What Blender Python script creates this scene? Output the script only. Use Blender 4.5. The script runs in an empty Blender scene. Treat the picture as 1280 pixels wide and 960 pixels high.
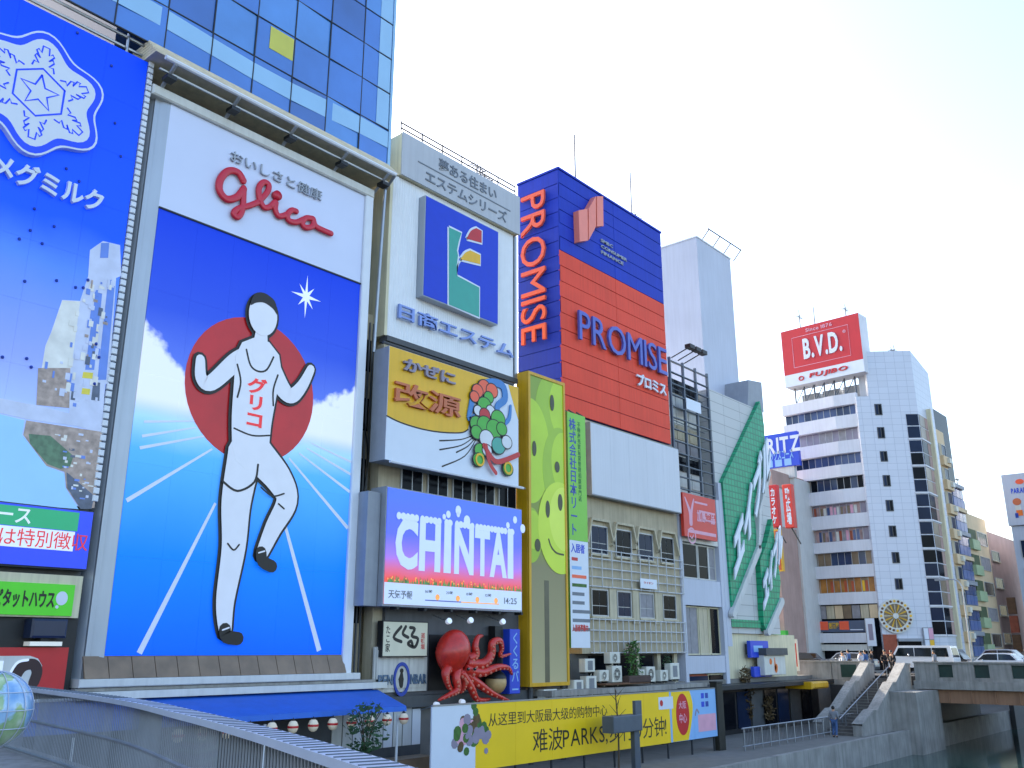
import bpy, bmesh, math, random
from mathutils import Vector, Matrix
random.seed(7)
R = math.radians
scene = bpy.context.scene

# ------------------------------------------------------------------ camera, sky, sun, exposure
cd = bpy.data.cameras.new('camera'); cam = bpy.data.objects.new('camera', cd)
scene.collection.objects.link(cam); scene.camera = cam
cd.sensor_width = 36; cd.lens = 36*1133/1280; cd.clip_start = .1; cd.clip_end = 3000
PITCH, AZ = math.atan(332/1133), R(40.55)
cam.location = (0, 0, 0)                      # eye level; the street is 1.75 m below
cam.rotation_euler = (math.pi/2+PITCH, 0, AZ-math.pi/2)
SUN_AZ, SUN_EL = R(82), R(27)                # behind the row of buildings, to the left
w = bpy.data.worlds.new('World'); scene.world = w; w.use_nodes = True
wn = w.node_tree.nodes; bg = wn['Background']
sky = wn.new('ShaderNodeTexSky'); sky.sky_type = 'NISHITA'; sky.sun_disc = False
sky.sun_elevation = SUN_EL; sky.sun_rotation = math.pi/2-SUN_AZ
sky.air_density = 1.0; sky.dust_density = 2.8; sky.ozone_density = 1.0
w.node_tree.links.new(sky.outputs[0], bg.inputs[0]); bg.inputs[1].default_value = .15
sd = bpy.data.lights.new('sun', 'SUN'); sd.energy = 2.6; sd.angle = R(.6); sd.color = (1, .93, .82)
sun = bpy.data.objects.new('sun', sd); scene.collection.objects.link(sun)
sv = Vector((math.cos(SUN_AZ)*math.cos(SUN_EL), math.sin(SUN_AZ)*math.cos(SUN_EL), math.sin(SUN_EL)))
sun.rotation_euler = sv.to_track_quat('Z', 'Y').to_euler(); sun.location = sv*60
scene.view_settings.view_transform = 'Standard'; scene.view_settings.look = 'None'
scene.view_settings.gamma = 1; scene.view_settings.exposure = 1.97

# ------------------------------------------------------------------ helpers: colour and materials
def C(h):
    h = h.lstrip('#'); o = []
    for i in (0, 2, 4):
        c = int(h[i:i+2], 16)/255
        o.append(c/12.92 if c <= .04045 else ((c+.055)/1.055)**2.4)
    return o+[1.0]
MATS = {}; EMIT = .3
def mat(name, col, rough=.55, var=.10, scale=2.0, metal=0, streak=0, bump=0, emit=0, spec=.5, coat=0, trans=0, alpha=1):
    if name in MATS: return MATS[name]
    m = bpy.data.materials.new(name); m.use_nodes = True; MATS[name] = m
    nt = m.node_tree; n = nt.nodes; L = nt.links.new; p = n['Principled BSDF']
    c = C(col) if isinstance(col, str) else list(col)
    geo = n.new('ShaderNodeNewGeometry')
    no = n.new('ShaderNodeTexNoise'); no.inputs['Scale'].default_value = scale; no.inputs['Detail'].default_value = 6
    L(geo.outputs['Position'], no.inputs['Vector'])
    mx = n.new('ShaderNodeMix'); mx.data_type = 'RGBA'
    mr = n.new('ShaderNodeMapRange'); mr.inputs[1].default_value = .3; mr.inputs[2].default_value = .7
    L(no.outputs['Fac'], mr.inputs[0]); L(mr.outputs[0], mx.inputs[0])
    mx.inputs[6].default_value = [v*(1-var) for v in c[:3]]+[1]; mx.inputs[7].default_value = [min(1, v*(1+var*.7)) for v in c[:3]]+[1]
    out = mx.outputs[2]
    if streak:
        mp = n.new('ShaderNodeMapping'); mp.inputs['Scale'].default_value = (5, 5, .25); L(geo.outputs['Position'], mp.inputs[0])
        n2 = n.new('ShaderNodeTexNoise'); n2.inputs['Scale'].default_value = 1.3; n2.inputs['Detail'].default_value = 5; L(mp.outputs[0], n2.inputs['Vector'])
        r2 = n.new('ShaderNodeMapRange'); r2.inputs[1].default_value = .42; r2.inputs[2].default_value = .72; L(n2.outputs['Fac'], r2.inputs[0])
        mu = n.new('ShaderNodeMath'); mu.operation = 'MULTIPLY'; mu.inputs[1].default_value = streak; L(r2.outputs[0], mu.inputs[0])
        m3 = n.new('ShaderNodeMix'); m3.data_type = 'RGBA'; L(mu.outputs[0], m3.inputs[0]); L(out, m3.inputs[6])
        m3.inputs[7].default_value = [v*.35 for v in c[:3]]+[1]; out = m3.outputs[2]
    L(out, p.inputs['Base Color'])
    p.inputs['Roughness'].default_value = rough; p.inputs['Metallic'].default_value = metal
    p.inputs['Specular IOR Level'].default_value = spec; p.inputs['Coat Weight'].default_value = coat
    p.inputs['Transmission Weight'].default_value = trans
    p.inputs['Alpha'].default_value = alpha
    if bump:
        b = n.new('ShaderNodeBump'); b.inputs['Strength'].default_value = bump; b.inputs['Distance'].default_value = .02
        n4 = n.new('ShaderNodeTexNoise'); n4.inputs['Scale'].default_value = scale*8; L(geo.outputs['Position'], n4.inputs['Vector'])
        L(n4.outputs['Fac'], b.inputs['Height']); L(b.outputs[0], p.inputs['Normal'])
    if emit:
        L(out, p.inputs['Emission Color']); p.inputs['Emission Strength'].default_value = emit*EMIT
    return m
def gradmat(name, axis, stops, rough=.4, emit=0, noise=.0, coat=0, spec=.5):
    """flat print: colour steps along a world axis (0 x, 1 y, 2 z); stops = [(coordinate, colour)...]"""
    m = bpy.data.materials.new(name); m.use_nodes = True; MATS[name] = m
    nt = m.node_tree; n = nt.nodes; L = nt.links.new; p = n['Principled BSDF']
    geo = n.new('ShaderNodeNewGeometry'); sx = n.new('ShaderNodeSeparateXYZ'); L(geo.outputs['Position'], sx.inputs[0])
    lo, hi = stops[0][0], stops[-1][0]
    src = sx.outputs[axis]
    if noise:
        no = n.new('ShaderNodeTexNoise'); no.inputs['Scale'].default_value = .6; no.inputs['Detail'].default_value = 5; L(geo.outputs['Position'], no.inputs['Vector'])
        ma = n.new('ShaderNodeMath'); ma.operation = 'MULTIPLY_ADD'; L(no.outputs['Fac'], ma.inputs[0]); ma.inputs[1].default_value = noise; L(src, ma.inputs[2]); src = ma.outputs[0]
    mr = n.new('ShaderNodeMapRange'); mr.inputs[1].default_value = lo; mr.inputs[2].default_value = hi; L(src, mr.inputs[0])
    cr = n.new('ShaderNodeValToRGB'); L(mr.outputs[0], cr.inputs[0]); e = cr.color_ramp.elements
    while len(e) < len(stops): e.new(.5)
    for k, (v, c) in enumerate(stops): e[k].position = (v-lo)/(hi-lo); e[k].color = C(c)
    L(cr.outputs[0], p.inputs['Base Color']); p.inputs['Roughness'].default_value = rough; p.inputs['Coat Weight'].default_value = coat; p.inputs['Specular IOR Level'].default_value = spec
    if emit: L(cr.outputs[0], p.inputs['Emission Color']); p.inputs['Emission Strength'].default_value = emit*EMIT
    return m
def tilemat(name, col, joint, tw, th, ux=1, uy=0, rough=.35, jw=.02, var=.08):
    """ceramic tiles too small to build one by one"""
    m = bpy.data.materials.new(name); m.use_nodes = True; MATS[name] = m
    nt = m.node_tree; n = nt.nodes; L = nt.links.new; p = n['Principled BSDF']
    geo = n.new('ShaderNodeNewGeometry'); sx = n.new('ShaderNodeSeparateXYZ'); L(geo.outputs['Position'], sx.inputs[0])
    a = n.new('ShaderNodeMath'); a.operation = 'MULTIPLY'; a.inputs[1].default_value = ux; L(sx.outputs[0], a.inputs[0])
    b = n.new('ShaderNodeMath'); b.operation = 'MULTIPLY_ADD'; b.inputs[1].default_value = uy; L(sx.outputs[1], b.inputs[0]); L(a.outputs[0], b.inputs[2])
    cx = n.new('ShaderNodeCombineXYZ'); L(b.outputs[0], cx.inputs[0]); L(sx.outputs[2], cx.inputs[1])
    br = n.new('ShaderNodeTexBrick'); L(cx.outputs[0], br.inputs['Vector']); br.offset = 0; br.squash = 1
    br.inputs['Scale'].default_value = 1; br.inputs['Brick Width'].default_value = tw; br.inputs['Row Height'].default_value = th
    br.inputs['Mortar Size'].default_value = jw; br.inputs['Mortar Smooth'].default_value = .3; br.inputs['Bias'].default_value = 0
    c = C(col); br.inputs['Color1'].default_value = [v*(1-var) for v in c[:3]]+[1]; br.inputs['Color2'].default_value = c; br.inputs['Mortar'].default_value = C(joint)
    L(br.outputs['Color'], p.inputs['Base Color']); p.inputs['Roughness'].default_value = rough
    bp = n.new('ShaderNodeBump'); bp.invert = True; bp.inputs['Strength'].default_value = .5; bp.inputs['Distance'].default_value = .01
    L(br.outputs['Fac'], bp.inputs['Height']); L(bp.outputs[0], p.inputs['Normal'])
    return m

# ------------------------------------------------------------------ helpers: frames and meshes
class Fr:
    """a working plane: u to the viewer's right, v up, n out of the wall"""
    def __init__(s, o, u, n): s.o = Vector(o); s.u = Vector(u).normalized(); s.v = Vector((0, 0, 1)); s.n = Vector(n).normalized()
    def w(s, a, b, c=0): return s.o+s.u*a+s.v*b+s.n*c
def FY(y): return Fr((0, y, 0), (1, 0, 0), (0, -1, 0))      # wall along the canal; u = x
def FX(x): return Fr((x, 0, 0), (0, -1, 0), (-1, 0, 0))     # wall across the canal; u = -y
def FAB(a, b):
    d = Vector((b[0]-a[0], b[1]-a[1], 0)).normalized()
    return Fr((a[0], a[1], 0), d, (d.y, -d.x, 0))
F0 = FY(28)
def smooth(pts, k=5, closed=False):
    P = [Vector(p) for p in pts]; n = len(P); out = []
    for i in range(n if closed else n-1):
        g = lambda j: P[j % n] if closed else P[max(0, min(n-1, j))]
        p0, p1, p2, p3 = g(i-1), g(i), g(i+1), g(i+2)
        for j in range(k):
            t = j/k; out.append(.5*((2*p1)+(p2-p0)*t+(2*p0-5*p1+4*p2-p3)*t*t+(3*p1-p0-3*p2+p3)*t**3))
    if not closed: out.append(P[-1])
    return [tuple(p) for p in out]
class MB:
    def __init__(s): s.v = []; s.f = []; s.sm = False
    def add(s, vs, fs):
        k = len(s.v); s.v += [Vector(v) for v in vs]; s.f += [tuple(i+k for i in f) for f in fs]; return s
    def box(s, F, u0, u1, v0, v1, n0, n1):
        vs = [F.w(a, b, c) for c in (n0, n1) for b in (v0, v1) for a in (u0, u1)]
        return s.add(vs, [(0, 2, 3, 1), (4, 5, 7, 6), (0, 1, 5, 4), (2, 6, 7, 3), (0, 4, 6, 2), (1, 3, 7, 5)])
    def bbox(s, F, u0, u1, v0, v1, n0, n1, b=.02):
        """box with its front edges chamfered"""
        vs = [F.w(x, y, n0) for x, y in ((u0, v0), (u1, v0), (u1, v1), (u0, v1))]
        vs += [F.w(x, y, n1-b) for x, y in ((u0, v0), (u1, v0), (u1, v1), (u0, v1))]
        vs += [F.w(x, y, n1) for x, y in ((u0+b, v0+b), (u1-b, v0+b), (u1-b, v1-b), (u0+b, v1-b))]
        fs = [(3, 2, 1, 0), (8, 9, 10, 11)]
        for k in (0, 4):
            for i in range(4): fs.append((k+i, k+(i+1) % 4, k+4+(i+1) % 4, k+4+i))
        return s.add(vs, fs)
    def prism(s, F, pts, n0, n1):
        a = sum(pts[i][0]*pts[(i+1) % len(pts)][1]-pts[(i+1) % len(pts)][0]*pts[i][1] for i in range(len(pts)))
        if a < 0: pts = pts[::-1]
        k = len(pts); vs = [F.w(p[0], p[1], n0) for p in pts]+[F.w(p[0], p[1], n1) for p in pts]
        return s.add(vs, [tuple(range(k, 2*k)), tuple(range(k-1, -1, -1))]+[(i, (i+1) % k, k+(i+1) % k, k+i) for i in range(k)])
    def stroke(s, F, pts, wd, n0, n1, cap=True):
        """flat ribbon along a polyline; wd a width or a list of widths"""
        P = [Vector((p[0], p[1])) for p in pts]; k = len(P); W = wd if isinstance(wd, (list, tuple)) else [wd]*k
        left, right = [], []
        for i in range(k):
            a = P[max(0, i-1)]; b = P[min(k-1, i+1)]; d = (b-a); d = d.normalized() if d.length > 1e-9 else Vector((1, 0))
            q = Vector((-d.y, d.x))*W[i]/2; left.append(P[i]+q); right.append(P[i]-q)
        out = list(right)
        def arc(c, p, q):
            a0 = math.atan2((p-c).y, (p-c).x); r = (p-c).length
            return [c+Vector((math.cos(a0+math.pi*t/5), math.sin(a0+math.pi*t/5)))*r for t in range(1, 5)]
        vs = []; fs = []
        for i in range(k):
            for nn in (n0, n1): vs += [F.w(left[i].x, left[i].y, nn), F.w(right[i].x, right[i].y, nn)]
        for i in range(k-1):
            a, b = 4*i, 4*i+4
            fs += [(a+2, a+3, b+3, b+2), (a, b, b+1, a+1), (a, a+2, b+2, b), (a+1, b+1, b+3, a+3)]
        s.add(vs, fs)
        if cap:
            for c, p, q in ((P[0], left[0], right[0]), (P[-1], right[-1], left[-1])):
                ring = [p]+arc(c, p, q)+[q]; m = len(ring)
                vv = [F.w(x.x, x.y, n0) for x in ring]+[F.w(x.x, x.y, n1) for x in ring]
                s.add(vv, [tuple(range(m, 2*m))]+[(i, i+1, m+i+1, m+i) for i in range(m-1)])
        else: s.add([], [])
        return s
    def tube(s, pts, r, seg=6, closed=False):
        P = [Vector(p) for p in pts]; k = len(P); rr = r if isinstance(r, (list, tuple)) else [r]*k
        d = (P[1]-P[0]).normalized(); a = d.orthogonal().normalized(); base = len(s.v)
        for i in range(k):
            e = ((P[min(k-1, i+1)]-P[max(0, i-1)]) if not closed else (P[(i+1) % k]-P[i-1])).normalized()
            a = (a-e*a.dot(e)); a = a.normalized() if a.length > 1e-6 else e.orthogonal().normalized(); b = e.cross(a)
            for j in range(seg):
                t = 2*math.pi*j/seg; s.v.append(P[i]+(a*math.cos(t)+b*math.sin(t))*rr[i])
        for i in range(k if closed else k-1):
            for j in range(seg):
                i2 = (i+1) % k
                s.f.append((base+i*seg+j, base+i*seg+(j+1) % seg, base+i2*seg+(j+1) % seg, base+i2*seg+j))
        if not closed:
            s.f.append(tuple(base+j for j in range(seg-1, -1, -1))); s.f.append(tuple(base+(k-1)*seg+j for j in range(seg)))
        return s
    def crown(s, F, pts, wd, n0, d, seg=10):
        """softly crowned channel letter stroke: a tube squashed flat against the wall"""
        k = len(s.v); P = [F.w(p[0], p[1], 0) for p in pts]; s.tube(P, wd/2, seg)
        for c in (P[0], P[-1]): s.ball(c, wd/2*.999, seg=10, rings=8)
        for i in range(k, len(s.v)):
            h = (s.v[i]-F.o).dot(F.n); q = max(-1, min(1, h/(wd/2))); s.v[i] = s.v[i]-F.n*h+F.n*(n0+d*.5+d*.5*math.copysign(abs(q)**.5, q))
        return s
    def lathe(s, c, axis, prof, seg=16):
        """prof = [(radius, height)...] round an axis through c"""
        ax = Vector(axis).normalized(); a = ax.orthogonal().normalized(); b = ax.cross(a); c = Vector(c); base = len(s.v)
        for r, h in prof:
            for j in range(seg):
                t = 2*math.pi*j/seg; s.v.append(c+ax*h+(a*math.cos(t)+b*math.sin(t))*max(r, 1e-4))
        for i in range(len(prof)-1):
            for j in range(seg): s.f.append((base+i*seg+j, base+i*seg+(j+1) % seg, base+(i+1)*seg+(j+1) % seg, base+(i+1)*seg+j))
        return s
    def ball(s, c, rx, ry=None, rz=None, seg=16, rings=10):
        ry = ry or rx; rz = rz or rx; c = Vector(c); base = len(s.v)
        for i in range(rings+1):
            t = math.pi*i/rings
            for j in range(seg):
                p = 2*math.pi*j/seg; s.v.append(c+Vector((rx*math.sin(t)*math.cos(p), ry*math.sin(t)*math.sin(p), rz*math.cos(t)+(1e-4 if 0 else 0))))
        for i in range(rings):
            for j in range(seg): s.f.append((base+i*seg+j, base+(i+1)*seg+j, base+(i+1)*seg+(j+1) % seg, base+i*seg+(j+1) % seg))
        return s
    def disc(s, F, u, v, r, n0, n1, seg=32, ry=None, a0=0):
        ry = ry or r
        return s.prism(F, [(u+r*math.cos(a0+2*math.pi*i/seg), v+ry*math.sin(a0+2*math.pi*i/seg)) for i in range(seg)], n0, n1)
    def ring(s, F, u, v, r0, r1, n0, n1, seg=32, ry=1.0):
        vs = []; fs = []
        for i in range(seg):
            t = 2*math.pi*i/seg; c, q = math.cos(t), math.sin(t)*ry
            vs += [F.w(u+r0*c, v+r0*q, n0), F.w(u+r1*c, v+r1*q, n0), F.w(u+r0*c, v+r0*q, n1), F.w(u+r1*c, v+r1*q, n1)]
        for i in range(seg):
            a, b = 4*i, 4*((i+1) % seg)
            fs += [(a+2, a+3, b+3, b+2), (a+1, b+1, b+3, a+3), (a, a+2, b+2, b), (a, b, b+1, a+1)]
        return s.add(vs, fs)
    def obj(s, name, m, parent=None, kind=None, smooth_=False, label=None):
        me = bpy.data.meshes.new(name)
        loc = Vector((0, 0, 0))
        if parent is None and s.v:
            lo = [min(v[i] for v in s.v) for i in range(3)]; hi = [max(v[i] for v in s.v) for i in range(3)]
            loc = Vector(((lo[0]+hi[0])/2, (lo[1]+hi[1])/2, lo[2]))
        me.from_pydata([tuple(v-loc) for v in s.v], [], s.f)
        bm = bmesh.new(); bm.from_mesh(me); bmesh.ops.remove_doubles(bm, verts=bm.verts, dist=1e-5); bmesh.ops.recalc_face_normals(bm, faces=bm.faces)
        bm.to_mesh(me); bm.free()
        if smooth_: me.shade_smooth()
        me.materials.append(m if not isinstance(m, str) else MATS[m])
        o = bpy.data.objects.new(name, me); scene.collection.objects.link(o); o.location = loc
        if parent is not None:
            o.parent = parent; off = parent.location if parent.parent is None else Vector((0, 0, 0))
            o.matrix_parent_inverse = Matrix.Translation(-off)
        if kind: o['kind'] = kind
        if label: o['label'] = label
        return o
def thing(name, label, cat, loc, group=None):
    o = bpy.data.objects.new(name, None); scene.collection.objects.link(o); o.location = loc; o.empty_display_size = .3
    o['label'] = label; o['category'] = cat
    if group: o['group'] = group
    return o
def tag(o, label, cat, group=None):
    o['label'] = label; o['category'] = cat
    if group: o['group'] = group
    return o
def copy_tree(root, loc, label=None, rz=None):
    r = root.copy(); scene.collection.objects.link(r); r.location = loc
    if rz is not None: r.rotation_euler = (0, 0, rz)
    if label: r['label'] = label
    def rec(a, b):
        for ch in list(a.children):
            c = ch.copy(); scene.collection.objects.link(c); c.parent = b; rec(ch, c)
    rec(root, r); return r
def bx(name, m, parent, F, u0, u1, v0, v1, n0, n1, kind=None, b=0, label=None):
    q = MB(); (q.bbox(F, u0, u1, v0, v1, n0, n1, b) if b else q.box(F, u0, u1, v0, v1, n0, n1)); return q.obj(name, m, parent, kind, label=label)
def pr(name, m, parent, F, pts, n0, n1, label=None): return MB().prism(F, pts, n0, n1).obj(name, m, parent, label=label)
def st(name, m, parent, F, pts, wd, n0, n1, k=5): return MB().stroke(F, smooth(pts, k) if k else pts, wd, n0, n1).obj(name, m, parent)

# ------------------------------------------------------------------ helpers: lettering
GL = {}
def glyphs(chars, bold):
    col = scene.collection; obs = []
    for ch in dict.fromkeys(chars):
        if (ch, bold) in GL or ch == ' ': continue
        cu = bpy.data.curves.new('glyph', 'FONT'); cu.body = ch; cu.extrude = .5; cu.offset = bold; cu.resolution_u = 3
        o = bpy.data.objects.new('glyph', cu); col.objects.link(o); obs.append((ch, o, cu))
    bpy.context.view_layer.update(); dg = bpy.context.evaluated_depsgraph_get()
    for ch, o, cu in obs:
        me = bpy.data.meshes.new_from_object(o.evaluated_get(dg))
        GL[(ch, bold)] = ([v.co.copy() for v in me.vertices], [tuple(p.vertices) for p in me.polygons])
        bpy.data.meshes.remove(me); bpy.data.objects.remove(o); bpy.data.curves.remove(cu)
def text(F, s, u0, u1, v0, v1, n, d, m, parent, name='letter', each=True, bold=.015, vert=False, gap=.09, rot=0, kind=None, slant=0, rise=0):
    """lettering fitted into the box u0..u1, v0..v1; each character its own part when each"""
    items = []; x = 0; cy = 0
    for ch in s:
        if ch == ' ': x += .3; cy -= .5; continue
        vs, fs = GL[(ch, bold)]
        lo, hi = min(v.x for v in vs), max(v.x for v in vs); wide = ord(ch) > 0x2000
        if vert:
            items.append(([Vector((v.x-(lo+hi)/2, v.y+cy, v.z)) for v in vs], fs)); cy -= 1.0
        elif wide: items.append(([Vector((v.x+x, v.y, v.z)) for v in vs], fs)); x += .98
        else: items.append(([Vector((v.x-lo+x, v.y, v.z)) for v in vs], fs)); x += hi-lo+gap
    if rot: items = [([Vector((v.y, -v.x, v.z)) for v in vs], fs) for vs, fs in items]
    al = [v for vs, fs in items for v in vs]
    a, b = min(v.x for v in al), max(v.x for v in al); c, e = min(v.y for v in al), max(v.y for v in al)
    su, sv_ = (u1-u0)/(b-a), (v1-v0)/(e-c); outs = []; q = MB()
    for vs, fs in items:
        W = [F.w(u0+(v.x-a)*su+slant*(v.y-c)*sv_, v0+(v.y-c)*sv_+rise*(v.x-a)*su, n+(v.z+.5)*d) for v in vs]
        if each: outs.append(MB().add(W, fs).obj(name, m, parent))
        else: q.add(W, fs)
    if not each: outs.append(q.obj(name, m, parent, kind))
    return outs
CJK = '雪印メグミルクースは特別徴収ピタットハウスおいしさと健康夢ある住まいエステムシリーズ日商エステムかぜに改源天気予報時くくるたこ家バー株式会社日本リート不動産売買専門店プロミスカラオケ歌広場食品加島从这里到大阪最大级的购物中心难波步行分钟酒居屋サ串水道頓堀中古賃貸管理相談募集入居者ライオンキグリコイブ'
LAT = 'ABCDEFGHIJKLMNOPQRSTUVWXYZGlicoSnced0123456789®.:,!?'
glyphs(CJK, .015); glyphs('エイブル', .05); glyphs('CHINTA', .04); glyphs(CJK+LAT, .03); glyphs(LAT, .015); glyphs(CJK+LAT, 0)

# ------------------------------------------------------------------ materials
mat('white', '#d9dde3', .4, .03); mat('offwhite', '#cfcfc8', .55, .06, streak=.15); mat('cream', '#d8cfae', .7, .08, 1, streak=.3)
mat('aerial_grey', '#3c4048', .7, .1); mat('steel', '#9a9ea4', .35, .06, metal=.8); mat('grey', '#8f949c', .5, .08, streak=.12); mat('dgrey', '#4a4d50', .6, .12, streak=.2); mat('black', '#16171a', .5, .15)
mat('frame_metal', '#a8afb8', .38, .05, .7, metal=.35, streak=.12); mat('darkmetal', '#2f3338', .5, .15, metal=.4)
mat('concrete', '#96938e', .8, .22, 1.2, streak=.45, bump=.4); mat('asphalt', '#3b3b3d', .9, .15, 4, bump=.3); mat('paving', '#77746f', .85, .12, 2, bump=.2)
mat('beige_wall', '#b3a78d', .8, .12, 1.2, streak=.3, bump=.25); mat('beige_trim', '#c0b59a', .75, .1, 1.5, streak=.35); mat('mullion', '#aeb0b2', .4, .06, metal=.3)
mat('window_dark', '#11141b', .12, .3, .5, spec=.07); mat('window_blue', '#1c2840', .10, .3, .4, spec=.1); mat('curtain', '#8d8b8f', .7, .15, 3)
mat('red', '#c01f24', .4, .06); mat('glico_red', '#c81f38', .35, .04); mat('promise_red', '#e9513b', .6, .09, .5, streak=.16, spec=.25); mat('promise_blue', '#1838b4', .55, .1, .5, streak=.2, spec=.25)
mat('promise_letter', '#f0603c', .4, .04); mat('promise_violet', '#4a5bb8', .35, .05); mat('logo_pink', '#ef8570', .4, .04)
mat('gold', '#e8b41c', .45, .06, 1, streak=.08); mat('yellow_frame', '#d3a112', .4, .1, 1, streak=.25); mat('banner_yellow', '#f2c80a', .45, .05, .8)
mat('ink', '#1c1a18', .5, .1); mat('navy', '#1c3f9e', .4, .06); mat('blue_sign', '#2547c8', .4, .05); mat('este_blue', '#153cc4', .35, .04, spec=.3); mat('teal', '#1d9a86', .3, .05, coat=.3)
mat('silver_letter', '#a2a8b2', .4, .08); mat('letter_grey', '#6d747e', .5, .06); mat('awning_blue', '#1f62c4', .6, .08, 1.5, streak=.1); mat('wood', '#85705a', .3, .25, 1.5)
mat('snow_white', '#d4dbe6', .35, .02); mat('led_blue', '#0a3de0', .25, .04, emit=.25); mat('led_white', '#dfe6f2', .3, .02, emit=.3); mat('led_green', '#15a06a', .3, .03, emit=.3); mat('led_red', '#e01c22', .3, .03, emit=.3)
mat('lime_sign', '#4fce1d', .35, .04, emit=.1); mat('brown', '#3a2420', .6, .1); mat('octopus_red', '#c42a1f', .38, .22, 5, coat=.25, bump=.2); mat('ac_white', '#d2d1c6', .5, .08, streak=.2)
mat('leaf', '#3f6a26', .6, .35, 6); mat('leaf_dark', '#274a20', .6, .35, 6); mat('dry_leaf', '#5d4a2a', .7, .3, 6); mat('bark', '#4d3f31', .8, .2, 5)
mat('rust', '#6a4a33', .8, .25, 3); mat('scaffold', '#5b6470', .5, .12, metal=.4); mat('tower_white', '#bcc1cf', .55, .06, .3, streak=.14); mat('purple_grey', '#8d8496', .45, .1); mat('terracotta', '#c36a42', .5, .1)
mat('green_tile', '#0f7a55', .3, .12, 2, coat=.2); mat('pale_panel', '#c8c9c7', .6, .06, 1, streak=.2); mat('sky_blue', '#86b4e4', .45, .04); mat('pink', '#d9a0b4', .5, .08); mat('orange', '#e0701e', .5, .06)
mat('bvd_red', '#c5252f', .5, .05, .6, streak=.08); mat('bvd_white', '#d2d4da', .55, .06, .6, streak=.14); mat('apt_beige', '#d5bd98', .75, .07, .6, streak=.15); mat('apt_green', '#9fb28a', .6, .08); mat('pink_brown', '#a98e85', .8, .1, .8, streak=.2)
mat('brick_red', '#9a4f38', .8, .2, 3); mat('girder', '#9a7257', .7, .12, 1, streak=.3); mat('stair_stone', '#6f6a66', .85, .15, 2, streak=.3); mat('lamp_glass', '#e6e4d8', .3, .02, emit=.2)
mat('skin', '#c99878', .6, .05); mat('hair', '#15110f', .5, .2); mat('cloth_black', '#16171c', .8, .2); mat('cloth_blue', '#3d5a86', .8, .15); mat('cloth_grey', '#7a7d84', .8, .15); mat('cloth_white', '#c9ccd2', .8, .06)
mat('rubber', '#101010', .8, .1); mat('chrome', '#c8cacc', .15, .03, metal=1); mat('car_white', '#dadcdf', .25, .02, coat=.6); mat('car_silver', '#9fa4aa', .25, .03, metal=.5, coat=.6); mat('car_black', '#14161a', .2, .05, coat=.6); mat('car_blue', '#23457c', .25, .04, coat=.6)
mat('car_glass', '#0e1418', .05, .2, spec=.8); mat('headlight', '#dcdcd8', .1, .02); mat('taillight', '#a01414', .2, .05)
gradmat('water', 2, [(-7, '#2e4a44'), (-6, '#35524c')], .08)

# ------------------------------------------------------------------ the setting
def struct(name, m, q): o = q.obj(name, m); o['kind'] = 'structure'; return o
ZF = Fr((0, 0, 0), (1, 0, 0), (0, 0, 1)); ZF.v = Vector((0, 1, 0))       # horizontal plane: u = x, v = y, n = z
struct('street_ground', 'paving', MB().box(ZF, -800, 1500, 28.05, 1500, -5.6, -1.75))
struct('south_ground', 'paving', MB().box(ZF, -800, 1500, -1500, -8, -6.6, -1.75))
struct('promenade', 'paving', MB().box(ZF, -800, 1500, 20.5, 28.05, -6.6, -4.9))
struct('promenade_kerb', 'concrete', MB().box(ZF, -800, 1500, 20.2, 20.5, -6.6, -4.78))
struct('canal_water', 'water', MB().box(ZF, -800, 1500, -8, 20.2, -6.6, -6.2))

def antenna(loc, h, arms, label, group=None):
    q = MB(); x, y, z = loc; t = thing('antenna', label, 'antenna', loc, group)
    MB().tube([(x, y, z), (x, y, z+h)], [.06, .045], 5).obj('mast', 'aerial_grey', t)
    for k in range(arms):
        zz = z+h*(.65+.3*k/max(1, arms-1)); e = MB()
        e.tube([(x-.5, y, zz), (x+.7, y, zz)], .026, 4)
        for j in range(5): e.tube([(x-.45+.26*j, y-.3+.03*j, zz), (x-.45+.26*j, y+.3-.03*j, zz)], .022, 4)
        e.obj('aerial', 'aerial_grey', t)
    return t

# ------------------------------------------------------------------ left building: dairy billboard, ticker, house agent's sign, red shop sign
b = thing('corner_building', 'dark corner building behind the blue dairy billboard and the ticker screen', 'building', (8, 30, -4.9))
bx('wall', 'dgrey', b, F0, -14, 12.85, -4.9, 20.0, -14, -.32)
bx('shop_front', 'black', b, F0, -4, 12.88, -4.9, 1.75, -.318, -.14)
bx('roof_beam', 'dgrey', b, F0, -2, 12.6, 20.02, 20.3, -1.2, -.3)
for k in range(6):
    MB().tube([F0.w(12.0+.14*k, 20.0, -.2-.3*k), F0.w(12.0+.14*k, 21.3-.1*k, -.2-.3*k)], .05, 6).obj('roof_post', 'steel', b)
MB().tube([F0.w(8, 20.9, -.25), F0.w(13.0, 20.9, -.25)], .06, 6).obj('roof_rail', 'steel', b)
MB().tube([F0.w(8, 20.5, -.3), F0.w(13.0, 20.5, -.3)], .06, 6).obj('roof_rail', 'steel', b)
gradmat('dairy_print', 2, [(3.9, '#8fb4ee'), (6.5, '#a8bfee'), (9.0, '#8296dc'), (12.0, '#4d7cea'), (13.6, '#1450ee'), (20.5, '#0640e0')], .4, emit=.4, noise=.9, spec=.2)
t = thing('dairy_billboard', 'blue dairy billboard with white snowflake emblem and a river city picture', 'billboard', (8, 28, 4.1))
bx('cabinet', 'darkmetal', t, F0, 4, 12.72, 4.2, 20.15, -.3, -.03)
for i in range(6):
    for j in range(8):
        bx('screen_panel', 'dairy_print', t, F0, 4+1.453*i, 4+1.453*(i+1)-.006, 4.2+1.994*j, 4.2+1.994*(j+1)-.006, -.028, 0)
q = MB()
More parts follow.
